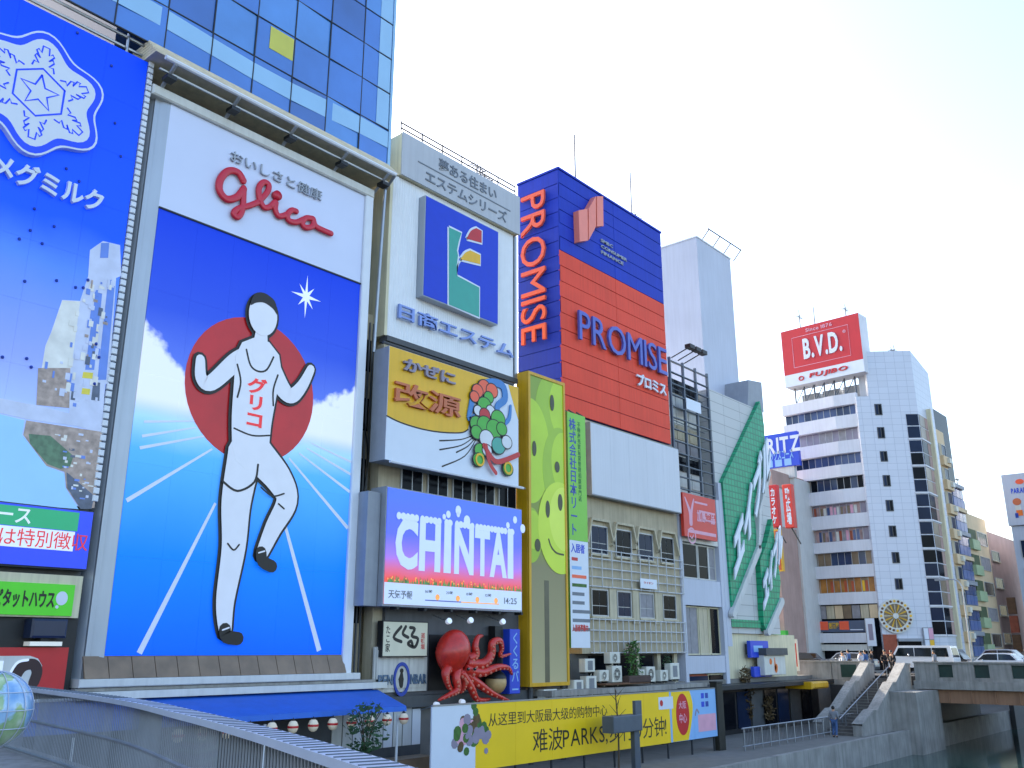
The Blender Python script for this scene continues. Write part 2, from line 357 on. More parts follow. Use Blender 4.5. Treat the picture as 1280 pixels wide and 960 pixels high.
for k in range(60):
    u = random.uniform(6, 12.5); v = random.uniform(7.5, 20)
    if (u-9.3)**2+(v-17.1)**2 < 6: continue
    q.ball(F0.w(u, v, .03), .055, seg=6, rings=4)
q.obj('studs', 'navy', t, 'stuff')
q = MB()
for k in range(66):
    v = 4.4+.24*k; q.bbox(F0, 12.74, 12.93, v, v+.19, -.1, .06, .02)
q.obj('edge_louvre', 'white', t, 'stuff')
cu, cv = 9.28, 17.05
def lobed(R0, A, n=72): return [(cu+(R0+A*math.cos(6*(a-R(30))))*math.cos(a), cv+(R0+A*math.cos(6*(a-R(30))))*math.sin(a)) for a in [2*math.pi*i/n for i in range(n)]]
e = pr('emblem', 'snow_white', t, F0, lobed(2.02, .2), .004, .22)
pr('emblem_rim', 'led_blue', e, F0, lobed(1.95, .2), .222, .226); pr('emblem_field', 'snow_white', e, F0, lobed(1.72, .2), .228, .232)
NB = (.234, .24)
hexp = [(cu+.86*math.cos(R(30+60*k)), cv+.86*math.sin(R(30+60*k))) for k in range(6)]
st('emblem_line', 'led_blue', e, F0, hexp+[hexp[0]], .065, *NB, k=0)
star = [(cu+(.62 if k % 2 == 0 else .26)*math.cos(R(90+36*k)), cv+(.62 if k % 2 == 0 else .26)*math.sin(R(90+36*k))) for k in range(10)]
st('emblem_star', 'led_blue', e, F0, star+[star[0]], .06, *NB, k=0)
for k in range(6):
    a = R(30+60*k); ca_, sa_ = math.cos(a), math.sin(a)
    arm = [(.86, .34), (1.02, .3), (1.0, .16), (1.2, .3), (1.3, .26), (1.2, .14), (1.42, .28), (1.5, .22), (1.4, .12), (1.66, .1), (1.66, -.1), (1.4, -.12), (1.5, -.22), (1.42, -.28), (1.2, -.14), (1.3, -.26), (1.2, -.3), (1.0, -.16), (1.02, -.3), (.86, -.34)]
    st('emblem_line', 'led_blue', e, F0, [(cu+x*ca_-y*sa_, cv+x*sa_+y*ca_) for x, y in arm], .055, *NB, k=0)
text(F0, '雪印メグミルク', 6.95, 11.78, 13.75, 14.55, .03, .14, 'snow_white', t, bold=.03)
# printed river city at the foot of the screen
mat('print_grey', '#b9c3dc', .3, .12, 2, emit=.15); mat('print_blue', '#5b7fd0', .3, .1, 2, emit=.15); mat('print_cream', '#d2d4d0', .3, .15, 2, emit=.15); mat('print_tan', '#a08f86', .3, .35, 5, emit=.12)
mat('print_green', '#4f7356', .3, .4, 5, emit=.1); mat('print_river', '#8cc0ee', .25, .06, .6, emit=.2); mat('print_quay', '#4f5a70', .3, .3, 5, emit=.1); mat('print_yellow', '#d8c93a', .3, .1, emit=.1)
pr('printed_tower', 'print_grey', t, F0, [(11.63,12.46),(12.00,12.91),(12.58,12.97),(12.75,11.91),(12.59,11.79),(12.81,8.19),(11.55,7.90),(11.53,10.55),(11.69,11.57)], .002, .006)
pr('printed_tower', 'print_cream', t, F0, [(11.00,10.53),(11.55,10.66),(11.58,7.91),(10.70,7.72),(10.71,8.93),(10.82,9.42)], .007, .010)
pr('printed_window', 'print_blue', t, F0, [(11.99,11.17),(12.20,11.24),(12.28,8.53),(12.00,8.47)], .011, .014)
pr('printed_window', 'print_blue', t, F0, [(12.34,11.64),(12.57,11.71),(12.70,8.30),(12.42,8.23)], .011, .014)
pr('printed_window', 'print_blue', t, F0, [(11.95,12.82),(12.21,12.92),(12.24,12.39),(11.98,12.30)], .011, .014)
pr('printed_shop', 'print_tan', t, F0, [(10.60,8.20),(11.54,8.42),(11.68,7.16),(10.71,7.06)], .011, .014)
pr('printed_shop', 'print_yellow', t, F0, [(11.95,8.39),(12.26,8.43),(12.26,8.23),(11.94,8.19)], .015, .018)
pr('printed_shop', 'print_yellow', t, F0, [(11.99,7.87),(12.24,7.89),(12.24,7.70),(11.98,7.68)], .015, .018)
pr('printed_shop', 'print_quay', t, F0, [(12.30,8.14),(12.52,8.16),(12.57,7.57),(12.31,7.55)], .015, .018)
pr('printed_shop', 'print_grey', t, F0, [(11.54,8.42),(12.65,8.69),(12.77,6.73),(11.71,6.91)], .0105, .0135)
pr('printed_bridge', 'print_grey', t, F0, [(8.09,7.14),(9.69,7.06),(10.82,7.05),(12.04,6.98),(12.84,6.74),(12.83,6.54),(11.96,6.64),(10.49,6.58),(9.75,6.62),(8.17,6.63)], .019, .022)
pr('printed_river', 'print_river', t, F0, [(8.20,6.46),(9.76,6.58),(10.44,6.53),(10.44,6.09),(11.25,5.28),(11.81,5.12),(11.89,4.70),(12.37,4.11),(8.60,3.99)], .019, .022)
pr('printed_bank', 'print_tan', t, F0, [(10.49,6.54),(12.79,6.60),(12.85,4.20),(12.43,4.12),(11.92,4.70),(11.80,5.18),(11.25,5.28),(10.47,6.09)], .023, .026)
pr('printed_bank', 'print_green', t, F0, [(10.61,6.15),(11.24,6.20),(12.00,5.70),(11.95,5.38),(11.67,5.25),(11.27,5.34),(10.70,5.86)], .027, .030)
pr('printed_quay', 'print_quay', t, F0, [(11.86,5.18),(12.80,4.57),(12.76,4.16),(12.43,4.12),(11.95,4.71)], .027, .030)
rnd = random.Random(11)
for k, (mm, n_) in enumerate((('print_grey', 26), ('print_quay', 6), ('print_blue', 14), ('print_cream', 24), ('print_tan', 8))):
    q = MB()
    for i in range(n_):
        v = rnd.uniform(7.1, 11.5); lo = 10.75+(max(0, v-8.2))*.33; u = rnd.uniform(lo, 12.45); q.box(F0, u, u+rnd.uniform(.05, .16), v, v+rnd.uniform(.06, .3), .0195, .0215+.0003*i+.0001*k)
    for i in range(n_//2):
        v = rnd.uniform(4.4, 6.4); u = rnd.uniform(11.1+(6.4-v)*.55, 12.55); q.box(F0, u, u+rnd.uniform(.05, .2), v, v+rnd.uniform(.03, .1), .031, .0325+.0003*i+.0001*k)
    q.obj('printed_details', mm, t, 'stuff')
# ticker
t = thing('ticker_screen', 'blue news ticker screen with green and white strips of characters', 'screen', (8, 28, 2.3))
bx('cabinet', 'darkmetal', t, F0, 4, 12.82, 2.28, 4.08, -.3, .1); bx('screen', 'led_blue', t, F0, 4.05, 12.78, 2.33, 4.04, .102, .16)
bx('green_strip', 'led_green', t, F0, 4.05, 12.36, 3.42, 3.98, .162, .166); bx('white_strip', 'led_white', t, F0, 4.05, 12.3, 2.82, 3.40, .162, .166)
text(F0, 'ース', 10.05, 10.98, 3.5, 3.92, .168, .006, 'led_white', t); text(F0, 'は特別徴収', 10.2, 12.72, 2.86, 3.36, .168, .006, 'led_red', t, bold=0)
# house agent's sign
t = thing('house_agent_sign', 'lime green katakana shop sign with white speech bubble under the ticker', 'sign', (9, 28, .9))
bx('frame', 'cream', t, F0, 4, 12.78, .9, 2.12, -.3, .04); bx('panel', 'lime_sign', t, F0, 4.05, 12.55, .95, 1.85, .042, .1)
text(F0, 'ピタットハウス', 10.35, 12.0, 1.15, 1.65, .102, .012, 'ink', t, bold=.03)
bub = MB().disc(F0, 12.2, 1.45, .17, .102, .112, 20, .2).obj('speech_bubble', 'snow_white', t); MB().disc(F0, 12.09, 1.2, .05, .102, .112, 12).obj('speech_bubble', 'snow_white', t)
# dark box lamp above the red sign
t = thing('box_floodlight', 'dark blue box floodlight on the black wall above the red sign', 'floodlight', (11.6, 27.8, .2))
bx('housing', mat('lamp_navy', '#1e2a44', .35, .1), t, F0, 11.35, 12.35, .32, .85, -.13, .42, b=.06); bx('lens', 'lamp_glass', t, F0, 11.4, 12.3, .1, .22, -.13, .3); bx('bracket', 'black', t, F0, 11.7, 11.95, .2, .34, -.13, .25)
t = thing('red_shop_sign', 'red shop sign with white rounded field beside the grey billboard frame', 'sign', (9, 28, -1.1))
bx('panel', 'red', t, F0, 6, 12.62, -1.15, .06, -.13, .06)
q = MB().stroke(F0, [(7, -.56), (11.55, -.56)], .78, .062, .066); q.obj('white_field', 'offwhite', t)
st('painted_shape', 'brown', t, F0, [(11.15, -.95), (11.35, -.5), (11.65, -.4), (11.8, -.6), (11.75, -.9)], .3, .068, .072)
st('painted_stripe', 'led_white', t, F0, [(10.98, -.9), (11.2, -.38), (11.5, -.28)], .07, .074, .078); bx('painted_stripe', 'led_white', t, F0, 10.72, 10.86, -.85, -.3, .068, .072)

# ------------------------------------------------------------------ confectionery billboard (the big one)
tm = gradmat('track_print', 2, [(-.3, '#0a58ee'), (3.2, '#127af6'), (6.6, '#52a4f6'), (7.6, '#9cc8f4'), (8.6, '#6d8ce0'), (9.6, '#5470cc'), (11.5, '#2f4fc2'), (15.2, '#1038c0')], .4, emit=.45, noise=.5, spec=.15)
def printed_clouds(m):
    """soft white printed clouds along the horizon of the track picture, higher towards both sides"""
    nt = m.node_tree; n = nt.nodes; L = nt.links.new; p = n['Principled BSDF']; src = p.inputs['Base Color'].links[0].from_socket
    def mth(op, a, b=None, c=None):
        q = n.new('ShaderNodeMath'); q.operation = op
        for k, v in enumerate((a, b, c)):
            if v is None: continue
            if isinstance(v, (int, float)): q.inputs[k].default_value = v
            else: L(v, q.inputs[k])
        return q.outputs[0]
    g = n.new('ShaderNodeNewGeometry'); sx = n.new('ShaderNodeSeparateXYZ'); L(g.outputs['Position'], sx.inputs[0])
    no = n.new('ShaderNodeTexNoise'); no.inputs['Scale'].default_value = .9; no.inputs['Detail'].default_value = 4; L(g.outputs['Position'], no.inputs['Vector'])
    d = mth('DIVIDE', mth('ABSOLUTE', mth('SUBTRACT', sx.outputs[0], 18.4)), 4.5); line = mth('ADD', mth('MULTIPLY_ADD', mth('POWER', d, 2.0), 2.1, 7.4), mth('MULTIPLY', no.outputs['Fac'], 2.0))
    def ramp(v, lo, hi):
        r = n.new('ShaderNodeMapRange'); r.interpolation_type = 'SMOOTHSTEP'; L(v, r.inputs[0]); r.inputs[1].default_value = lo; r.inputs[2].default_value = hi; return r.outputs[0]
    f = mth('MULTIPLY', ramp(mth('SUBTRACT', line, sx.outputs[2]), -.12, .2), ramp(sx.outputs[2], 7.3, 8.1))
    mx = n.new('ShaderNodeMix'); mx.data_type = 'RGBA'; L(f, mx.inputs[0]); L(src, mx.inputs[6]); mx.inputs[7].default_value = C('#d3d8e6')
    L(mx.outputs[2], p.inputs['Base Color']); L(mx.outputs[2], p.inputs['Emission Color'])
printed_clouds(tm)
t = thing('runner_billboard', 'tall white and blue billboard with red wordmark, red disc and running track', 'billboard', (18, 28, -1.1))
bx('cabinet', 'frame_metal', t, F0, 13.2, 23.25, -.95, 19.2, -1.2, -.1)
# rounded left cheek of the cabinet: quarter round, in one sweep
prof = [(13.74-.80*math.sin(a), -.80*(1-math.cos(a))) for a in [R(90)*k/10 for k in range(11)]]+[(12.94, -1.2)]
q = MB()
for a, c in prof: q.v += [Vector((a, 28-c, -.95)), Vector((a, 28-c, 19.35))]
q.f = [(2*i, 2*i+1, 2*i+3, 2*i+2) for i in range(len(prof)-1)]; q.obj('rounded_cheek', 'frame_metal', t, smooth_=True)
bx('header', mat('header_white', '#c6cfe6', .35, .03, .5, emit=.06), t, F0, 13.74, 22.86, 14.84, 18.95, -.1, 0)
for i in range(6):
    for j in range(5):
        bx('screen_panel', 'track_print', t, F0, 13.76+1.516*i, 13.76+1.516*(i+1)-.005, -.18+3.0*j, -.18+3.0*(j+1)-.005, -.1, 0)
bx('divider', 'ink', t, F0, 13.74, 22.86, 14.80, 14.86, 0, .05)
bx('right_frame', 'white', t, F0, 22.87, 23.3, -.95, 19.3, -.6, .12, b=.04)
bx('top_frame', 'offwhite', t, F0, 12.95, 23.3, 18.96, 19.36, -1.0, .16, b=.05)
bx('bottom_frame', 'offwhite', t, F0, 12.95, 23.6, -1.08, -.84, -.5, .3, b=.03)
for k in range(13):
    u = 13.1+.757*k
    MB().add([F0.w(u+.012, -.19, -.02), F0.w(u+.745, -.19, -.02), F0.w(u+.745, -.83, .26), F0.w(u+.012, -.83, .26), F0.w(u+.012, -.21, -.08), F0.w(u+.745, -.21, -.08), F0.w(u+.745, -.83, .2), F0.w(u+.012, -.83, .2)],
             [(0, 1, 2, 3), (7, 6, 5, 4), (0, 4, 5, 1), (1, 5, 6, 2), (2, 6, 7, 3), (3, 7, 4, 0)]).obj('sill_plank', 'wood', t)
text(F0, 'おいしさと健康', 16.26, 20.55, 17.74, 18.22, .02, .08, 'silver_letter', t, bold=0)
wm = MB()
wm.crown(F0, smooth([(16.86,17.13),(16.61,17.37),(16.21,17.27),(15.92,16.81),(15.92,16.35),(16.24,16.11),(16.65,16.35),(16.91,16.80)], 6), .29, .03, .15)
wm.crown(F0, smooth([(16.90,16.84),(16.94,16.22),(16.90,15.79),(16.75,15.56),(16.59,15.65),(16.75,15.91),(17.23,16.23),(17.60,16.53)], 6), .24, .031, .15)
wm.crown(F0, smooth([(17.60,16.53),(17.94,17.09),(17.97,17.42),(17.73,17.43),(17.56,17.11),(17.63,16.67),(17.86,16.40),(18.12,16.53)], 6), .24, .032, .15)
wm.crown(F0, smooth([(18.12,16.53),(18.35,16.83),(18.36,16.52),(18.54,16.29),(18.90,16.49)], 6), .24, .033, .15)
wm.crown(F0, smooth([(19.33,16.80),(19.10,16.76),(18.93,16.48),(19.04,16.28),(19.35,16.33),(19.67,16.57)], 6), .24, .034, .15)
wm.crown(F0, smooth([(20.08,16.78),(19.81,16.69),(19.65,16.41),(19.84,16.28),(20.16,16.47),(20.18,16.77),(20.08,16.78)], 6), .24, .035, .15)
wm.crown(F0, smooth([(20.18,16.74),(20.32,16.52),(20.68,16.48),(21.10,16.48)], 6), .24, .036, .15)
(a, c), = [(18.38,17.11)]; wm.disc(F0, a, c, .2, .03, .19, 20)
wm.obj('wordmark', 'glico_red', t, smooth_=True)
P1 = (.003, .007); P2 = (.009, .013); P3 = (.016, .022)
mat('print_cloud', '#c3cadb', .35, .05, 1, emit=.1); mat('print_disc', '#c01b20', .35, .15, .7, emit=.08); mat('print_line', '#cfd6e4', .35, .03, emit=.12)
(a, c), = [(18.10,9.15)]; MB().disc(F0, a, c, 2.72, P2[0], P2[1], 48).obj('printed_disc', 'print_disc', t)
for nm in ([(14.12,7.19),(15.90,7.55)], [(14.11,6.70),(15.97,7.33)], [(14.08,6.30),(16.33,7.09)], [(13.85,4.55),(16.68,6.69)], [(14.84,-0.11),(17.00,4.84)],
           [(21.80,-0.04),(19.46,5.45)], [(22.85,4.55),(19.89,6.87)], [(22.85,5.98),(20.33,7.13)], [(22.86,6.68),(20.66,7.38)], [(22.85,7.18),(20.87,7.61)]):
    wd = max(.05, min(.24, .04+.22*math.hypot(nm[1][0]-nm[0][0], nm[1][1]-nm[0][1])/8.0))
    MB().stroke(F0, nm, [wd, wd*.5], *P2, cap=False).obj('printed_track_line', 'print_line', t)
(a, c), = [(20.16,13.43)]
sp = []
for k in range(16): r_ = (.72 if k % 4 == 0 else .5) if k % 2 == 0 else .16; sp.append((a+r_*math.cos(R(90+22.5*k)), c+r_*1.25*math.sin(R(90+22.5*k))))
pr('printed_star', 'led_white', t, F0, sp, .009, .014)
# plain athlete pictogram: dark backing outline, then the white limbs (round head, no face)
def limb(pts, wd, lay, m, grow):
    q = MB(); s_ = smooth(pts, 6); W = [wd[0]+(wd[1]-wd[0])*i/(len(s_)-1)+grow for i in range(len(s_))]
    q.stroke(F0, s_, W, lay, lay+.012); return q
LIMBS = [([(15.85, 9.75), (15.95, 9.1), (16.35, 9.0), (17.2, 9.95), (17.7, 10.3)], (.34, .78)),      # rear arm
         ([(18.65, 10.3), (19.3, 9.45), (19.75, 9.25), (20.2, 9.75), (20.55, 10.5)], (.82, .34)),          # front arm
         ([(18.5, 6.75), (19.45, 6.0), (19.85, 5.25), (19.35, 4.2), (18.95, 3.25)], (1.35, .46)),          # lifted leg
         ([(17.95, 6.75), (17.75, 5.0), (17.8, 3.4), (17.65, 1.6), (17.75, .6)], (1.4, .46)),              # standing leg
         ([(18.2, 10.15), (18.15, 9.2), (18.1, 8.0), (18.15, 6.9)], (2.0, 1.5)),                           # trunk
         ([(18.2, 11.35), (18.2, 10.5)], (.5, .7))]                                                        # neck
fig = thing('athlete_figure', 'plain white athlete cut-out with dark outline in front of the red disc', 'cut-out', (18, 27.9, .3))
for k, (p, wd) in enumerate(LIMBS): limb(p, wd, .05+.002*k, None, .22).obj('outline', 'ink', fig)
MB().disc(F0, 18.2, 12.05, .74, .066, .074, 32, .92).obj('outline', 'ink', fig)
for k, (p, wd) in enumerate(LIMBS): limb(p, wd, .09+.004*k, None, 0).obj(['arm', 'arm', 'leg', 'leg', 'trunk', 'neck'][k], mat('figure_white', '#d6dae3', .45, .03, emit=.15), fig)
hd = MB().disc(F0, 18.2, 12.05, .62, .126, .136, 32, .8).obj('head', 'figure_white', fig)
pr('hair', 'ink', hd, F0, smooth([(17.62, 12.3), (17.75, 12.75), (18.2, 12.9), (18.65, 12.75), (18.8, 12.25), (18.6, 12.42), (18.2, 12.55), (17.85, 12.45)], 4, True), .138, .144)
for nm, w2 in (([(17.62, 10.55), (17.85, 10.0), (18.2, 9.85), (18.55, 10.0), (18.8, 10.55)], .07), ([(17.3, 9.9), (17.5, 9.3), (17.42, 8.7)], .07), ([(19.05, 9.9), (18.9, 9.3), (18.95, 8.7)], .07), ([(17.4, 7.55), (18.15, 7.42), (18.9, 7.55)], .06),
               ([(17.15, 5.6), (17.75, 5.35), (18.4, 5.75), (18.5, 6.4)], .08), ([(18.7, 5.6), (19.2, 5.35), (19.7, 5.5)], .06), ([(17.55, 3.5), (17.8, 3.3), (18.0, 3.5)], .06), ([(19.5, 5.1), (19.75, 4.95)], .06)): st('kit_line', 'ink', fig, F0, nm, w2, .118, .124)
for k, nm in enumerate(([(18.9, 3.3), (19.0, 3.0), (19.4, 2.85)], [(17.72, .65), (17.8, .42), (18.25, .36)])):
    sh_ = st('shoe', 'ink', fig, F0, nm, .44, .118, .14, 3); st('lace', 'figure_white', sh_, F0, [(nm[0][0]-.1, nm[0][1]-.02), (nm[0][0]+.14, nm[0][1]+.06)], .05, .142, .148, 0)
text(F0, 'グリコ', 17.78, 18.62, 7.75, 9.6, .126, .008, 'led_red', fig, bold=.03, vert=True)
# gantry with floodlights over the billboard
t = thing('lighting_gantry', 'white pipe gantry with grey arms along the top of the tall billboard', 'gantry', (18, 27.5, 19.3))
MB().tube([F0.w(12.9, 20.05, .9), F0.w(23.8, 20.05, .9)], .09, 8).obj('pipe', 'white', t)
MB().tube([F0.w(12.9, 19.75, .55), F0.w(23.7, 19.75, .55)], .05, 6).obj('pipe', 'steel', t)
for u in (13.3, 15.9, 18.5, 21.1, 23.4):
    MB().tube([F0.w(u, 19.3, -.1), F0.w(u, 19.95, .9)], .07, 6).obj('arm', 'grey', t); bx('lamp', 'black', t, F0, u-.18, u+.18, 19.45, 19.6, .35, .75)
MB().tube([F0.w(23.75, 20.0, .9), F0.w(23.75, 19.5, .3), F0.w(23.72, 12, .05)], .07, 8).obj('drain_pipe', 'steel', t)

# ------------------------------------------------------------------ glass building above
t = thing('glass_building', 'blue glass curtain wall building rising above the tall billboard', 'building', (18, 34, -1.75))
bx('core', mat('core_dark', '#2d3f58', .5, .1), t, F0, 12.0, 24.0, -1.75, 36, -16, -1.3)
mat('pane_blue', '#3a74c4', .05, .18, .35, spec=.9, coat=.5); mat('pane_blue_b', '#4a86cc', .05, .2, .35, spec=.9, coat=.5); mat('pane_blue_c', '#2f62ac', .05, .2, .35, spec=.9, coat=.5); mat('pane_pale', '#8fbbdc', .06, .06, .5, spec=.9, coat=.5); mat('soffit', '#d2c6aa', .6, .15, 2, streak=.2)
us = [9.5, 11.36, 13.21, 15.06, 16.9, 18.72, 20.52, 22.36, 24.05]; vs_ = [20.95, 22.75, 24.65, 26.5, 28.4, 30.3, 32.2]
for i in range(8):
    for j in range(6):
        tl = random.uniform(-.03, .03); g = .025; u0, u1, v0, v1 = us[i]+g, us[i+1]-g, vs_[j]+g, vs_[j+1]-g
        p = MB().add([F0.w(u0, v0, tl), F0.w(u1, v0, -tl), F0.w(u1, v1, -tl), F0.w(u0, v1, tl), F0.w(u0, v0, -.04), F0.w(u1, v0, -.04), F0.w(u1, v1, -.04), F0.w(u0, v1, -.04)],
                     [(0, 1, 2, 3), (7, 6, 5, 4), (0, 4, 5, 1), (1, 5, 6, 2), (2, 6, 7, 3), (3, 7, 4, 0)]).obj('pane', random.choice(['pane_blue', 'pane_blue', 'pane_blue_b', 'pane_blue_c']), t)
        if j == 0: pr('painted_reflection', 'pane_pale', p, F0, [(u0, 21.75+.1*math.sin(i)), (u1, 21.75+.1*math.sin(i+1)), (u1, 22.55+.12*math.sin(i+1.4)), (u0, 22.55+.12*math.sin(i+.4))], .014, .018)  # pale strip painted over the glass for the reflected skyline band
        if j == 1 and i in (4,): bx('poster', mat('poster_yellow', '#c9c552', .4, .05), p, F0, u0+.6, u1-.02, v0+.7, v1-.1, .014, .018)
        if i == 7 and j > 0: bx('painted_reflection', 'pane_pale', p, F0, u1-.75, u1-.03, v0+.02, v1-.02, .014, .018)  # pale upright strip painted over the end panes
for u in us[1:-1]: bx('mullion', 'darkmetal', t, F0, u-.024, u+.024, 20.95, 32.2, -.05, .03)
for v in vs_: bx('transom', 'darkmetal', t, F0, 9.5, 24.05, v-.024, v+.024, -.055, .025)
bx('corner_post', 'pane_pale', t, F0, 24.05, 24.2, 20.9, 36, -.6, .03); bx('side_wall', 'pane_blue', t, F0, 24.0, 24.16, 20.9, 36, -15, -.6)
bx('parapet', 'steel', t, F0, 9.5, 24.2, 32.25, 33, -1.25, .06)
for k in range(6): bx('soffit_slat', 'soffit', t, F0, 12.6, 24.1, 20.86-.13*k, 20.97-.13*k, -1.2, .1+.13*k)
# ------------------------------------------------------------------ narrow beige house in the gap, with pipes
t = thing('gap_house', 'narrow dirty beige house in the gap right of the tall billboard', 'building', (24.2, 31, -4.9))
bx('wall', 'beige_wall', t, F0, 22, 25.4, -4.9, 12.9, -10, -1.05)
bx('wall', 'beige_wall', t, F0, 23.6, 24.28, -4.9, 14.0, -1.05, -.75)
for k in range(5): bx('window', 'window_dark', t, F0, 23.8, 24.22, 1.0+2.6*k, 2.4+2.6*k, -.76, -.70)
for u, r_ in ((23.72, .06), (23.92, .045), (24.12, .035)): MB().tube([F0.w(u, -2, -.5), F0.w(u, 13.5, -.5)], r_, 6).obj('drain_pipe', 'dgrey', t)
MB().tube(smooth([F0.w(23.8, 9, -.4), F0.w(24.0, 7.4, -.35), F0.w(23.85, 5.0, -.4), F0.w(24.1, 2.8, -.4)], 6), .025, 5).obj('cable', 'black', t)
bx('ledge', 'concrete', t, F0, 23.5, 24.9, -1.5, -1.2, -1, -.1)

# ------------------------------------------------------------------ blue awning with lanterns, below the big billboard
t = thing('blue_awning', 'blue canvas awning over the riverside stall below the tall billboard', 'awning', (19, 26.5, -4.9))
za, zb, ya, yb = -1.45, -1.95, 27.95, 25.5
def slope(name, m, x0, x1, f0, f1, th, off):
    P = lambda x, f, o: (x, ya+(yb-ya)*f, za+(zb-za)*f+o)
    return MB().add([P(x0, f0, off), P(x1, f0, off), P(x1-.7*f1, f1, off), P(x0-.0*f1, f1, off), P(x0, f0, off-th), P(x1, f0, off-th), P(x1-.7*f1, f1, off-th), P(x0, f1, off-th)],
                    [(0, 1, 2, 3), (7, 6, 5, 4), (0, 4, 5, 1), (1, 5, 6, 2), (2, 6, 7, 3), (3, 7, 4, 0)]).obj(name, m, t)
slope('canvas', 'awning_blue', 10.5, 24.6, 0, 1, .04, 0)
MB().add([(10.5, yb-.02, zb-.02), (23.9, yb-.02, zb-.02), (23.9, yb-.05, zb-.18), (10.5, yb-.05, zb-.18), (10.5, yb+.01, zb-.02), (23.9, yb+.01, zb-.02), (23.9, yb-.02, zb-.18), (10.5, yb-.02, zb-.18)],
         [(0, 3, 2, 1), (4, 5, 6, 7), (0, 1, 5, 4), (3, 7, 6, 2), (0, 4, 7, 3), (1, 2, 6, 5)]).obj('valance', 'awning_blue', t)
MB().tube([(10.5, ya-.05, za+.05), (24.5, ya-.05, za+.05)], .05, 6).obj('top_rail', 'white', t)
for k in range(8): MB().tube([(11+1.6*k, ya-.1, za-.06), (11+1.6*k, yb+.05, zb-.06)], .025, 5).obj('rib', 'white', t)
for x in (12, 18, 23.6): MB().tube([(x, yb+.1, zb-.3), (x, yb+.1, -4.9)], .05, 6).obj('post', 'white', t)
mat('lantern_paper', '#e4d3b8', .6, .06, emit=.05)
for k in range(12):
    x = 14.9+.8*k; y = yb-.12; z = zb-.42
    l = thing('paper_lantern', ('paper lantern %s of the row under the blue awning' % ['first', 'second', 'third', 'fourth', 'fifth', 'sixth', 'seventh', 'eighth', 'ninth', 'tenth', 'eleventh', 'last'][k]), 'lantern', (x, y, z-.2), 'paper lanterns under the blue awning')
    MB().lathe((x, y, z), (0, 0, 1), [(.05, -.19), (.12, -.15), (.17, -.05), (.17, .05), (.12, .15), (.05, .19)], 12).obj('shade', 'lantern_paper', l, smooth_=True)
    MB().lathe((x, y, z), (0, 0, 1), [(.01, .26), (.07, .2), (.06, .185)], 8).obj('cap', 'black', l); MB().lathe((x, y, z), (0, 0, 1), [(.172, -.035), (.176, 0), (.172, .035)], 12).obj('red_band', 'red', l)
    MB().tube([(x, y, z+.2), (x, y, z+.28)], .01, 4).obj('cord', 'black', l)
def bush(name, label, c, sx, sy, sz, n, leafm, group=None, leaf=.16, trunk=True):
    t = thing(name, label, 'plant', (c[0], c[1], c[2]-sz), group); rnd = random.Random(hash(label) % 9999 if 0 else len(label)*7+n); q = MB()
    for k in range(n):
        a = rnd.uniform(0, 6.28); r_ = rnd.random()**.5; zz = rnd.uniform(-1, 1); w_ = math.sqrt(max(.05, 1-zz*zz*.8))
        p = Vector((c[0]+sx*r_*w_*math.cos(a), c[1]+sy*r_*w_*math.sin(a), c[2]+sz*zz)); d = Vector((rnd.gauss(0, 1), rnd.gauss(0, 1), rnd.gauss(.3, .7))).normalized(); e = d.orthogonal().normalized(); s_ = leaf*rnd.uniform(.6, 1.3)
        q.add([p, p+d*s_*.5+e*s_*.25, p+d*s_, p+d*s_*.5-e*s_*.25], [(0, 1, 2, 3)])
    q.obj('foliage', leafm, t)
    if trunk:
        q = MB()
        for k in range(7):
            a = k*.9; q.tube(smooth([(c[0]+.05*math.cos(a), c[1]+.05*math.sin(a), c[2]-sz), (c[0]+sx*.3*math.cos(a), c[1]+sy*.3*math.sin(a), c[2]), (c[0]+sx*.7*math.cos(a), c[1]+sy*.7*math.sin(a), c[2]+sz*.7)], 4), .015, 4)
        q.obj('stem', 'bark', t)
    return t
bush('potted_shrub', 'feathery green shrub in front of the blue awning', (21.3, 24.6, -2.5), .8, .6, .75, 420, 'leaf_dark', leaf=.2)
t = thing('riverside_stall', 'white fronted riverside stall under the blue awning', 'stall', (18, 27, -4.9))
bx('back_wall', 'dgrey', t, F0, 8, 27, -4.9, -1.7, -.04, .1)
for k in range(9): bx('poster', ['offwhite', 'pale_panel', 'white'][k % 3], t, F0, 22.5+.5*k, 22.95+.5*k, -3.6, -2.15-.06*(k % 3), .1, .13)
bx('counter', 'wood', t, F0, 12, 26.5, -4.9, -3.9, .6, 1.5)
bx('fascia', 'offwhite', t, F0, 12.9, 24.9, -1.42, -1.2, -.1, .35); bx('fascia', 'concrete', t, F0, 12.9, 25.2, -1.19, -1.1, -.1, .2)

# ------------------------------------------------------------------ housing company tower
t = thing('housing_company_tower', 'white ribbed sign tower with blue square emblem and a cream side wall', 'building', (29, 31, -4.9))
bx('core', 'cream', t, F0, 24.75, 33.1, -4.9, 20.75, -9, -.62)
bx('side_wall', 'cream', t, F0, 24.42, 24.76, 12.95, 20.74, -4, -.3)
bx('roof_box', 'cream', t, F0, 24.74, 33.06, 20.76, 22.9, -3, .18)
N = 120; pts = []
for k in range(N+1): u = 24.45+8.42*k/N; pts.append((u, (.05 if k % 2 else -.01)))
q = MB()
for u, n_ in pts: q.v += [F0.w(u, 12.95, n_-.05), F0.w(u, 20.72, n_-.05)]
q.f = [(2*i, 2*i+2, 2*i+3, 2*i+1) for i in range(N)]; q.obj('ribbed_panel', mat('rib_white', '#e6e8ea', .45, .03, streak=.06), t)
bx('edge_strip', 'steel', t, F0, 32.88, 33.06, 12.95, 20.7, -.4, .05); bx('bottom_rail', 'dgrey', t, F0, 24.4, 33.05, 12.7, 12.94, -.4, .1)
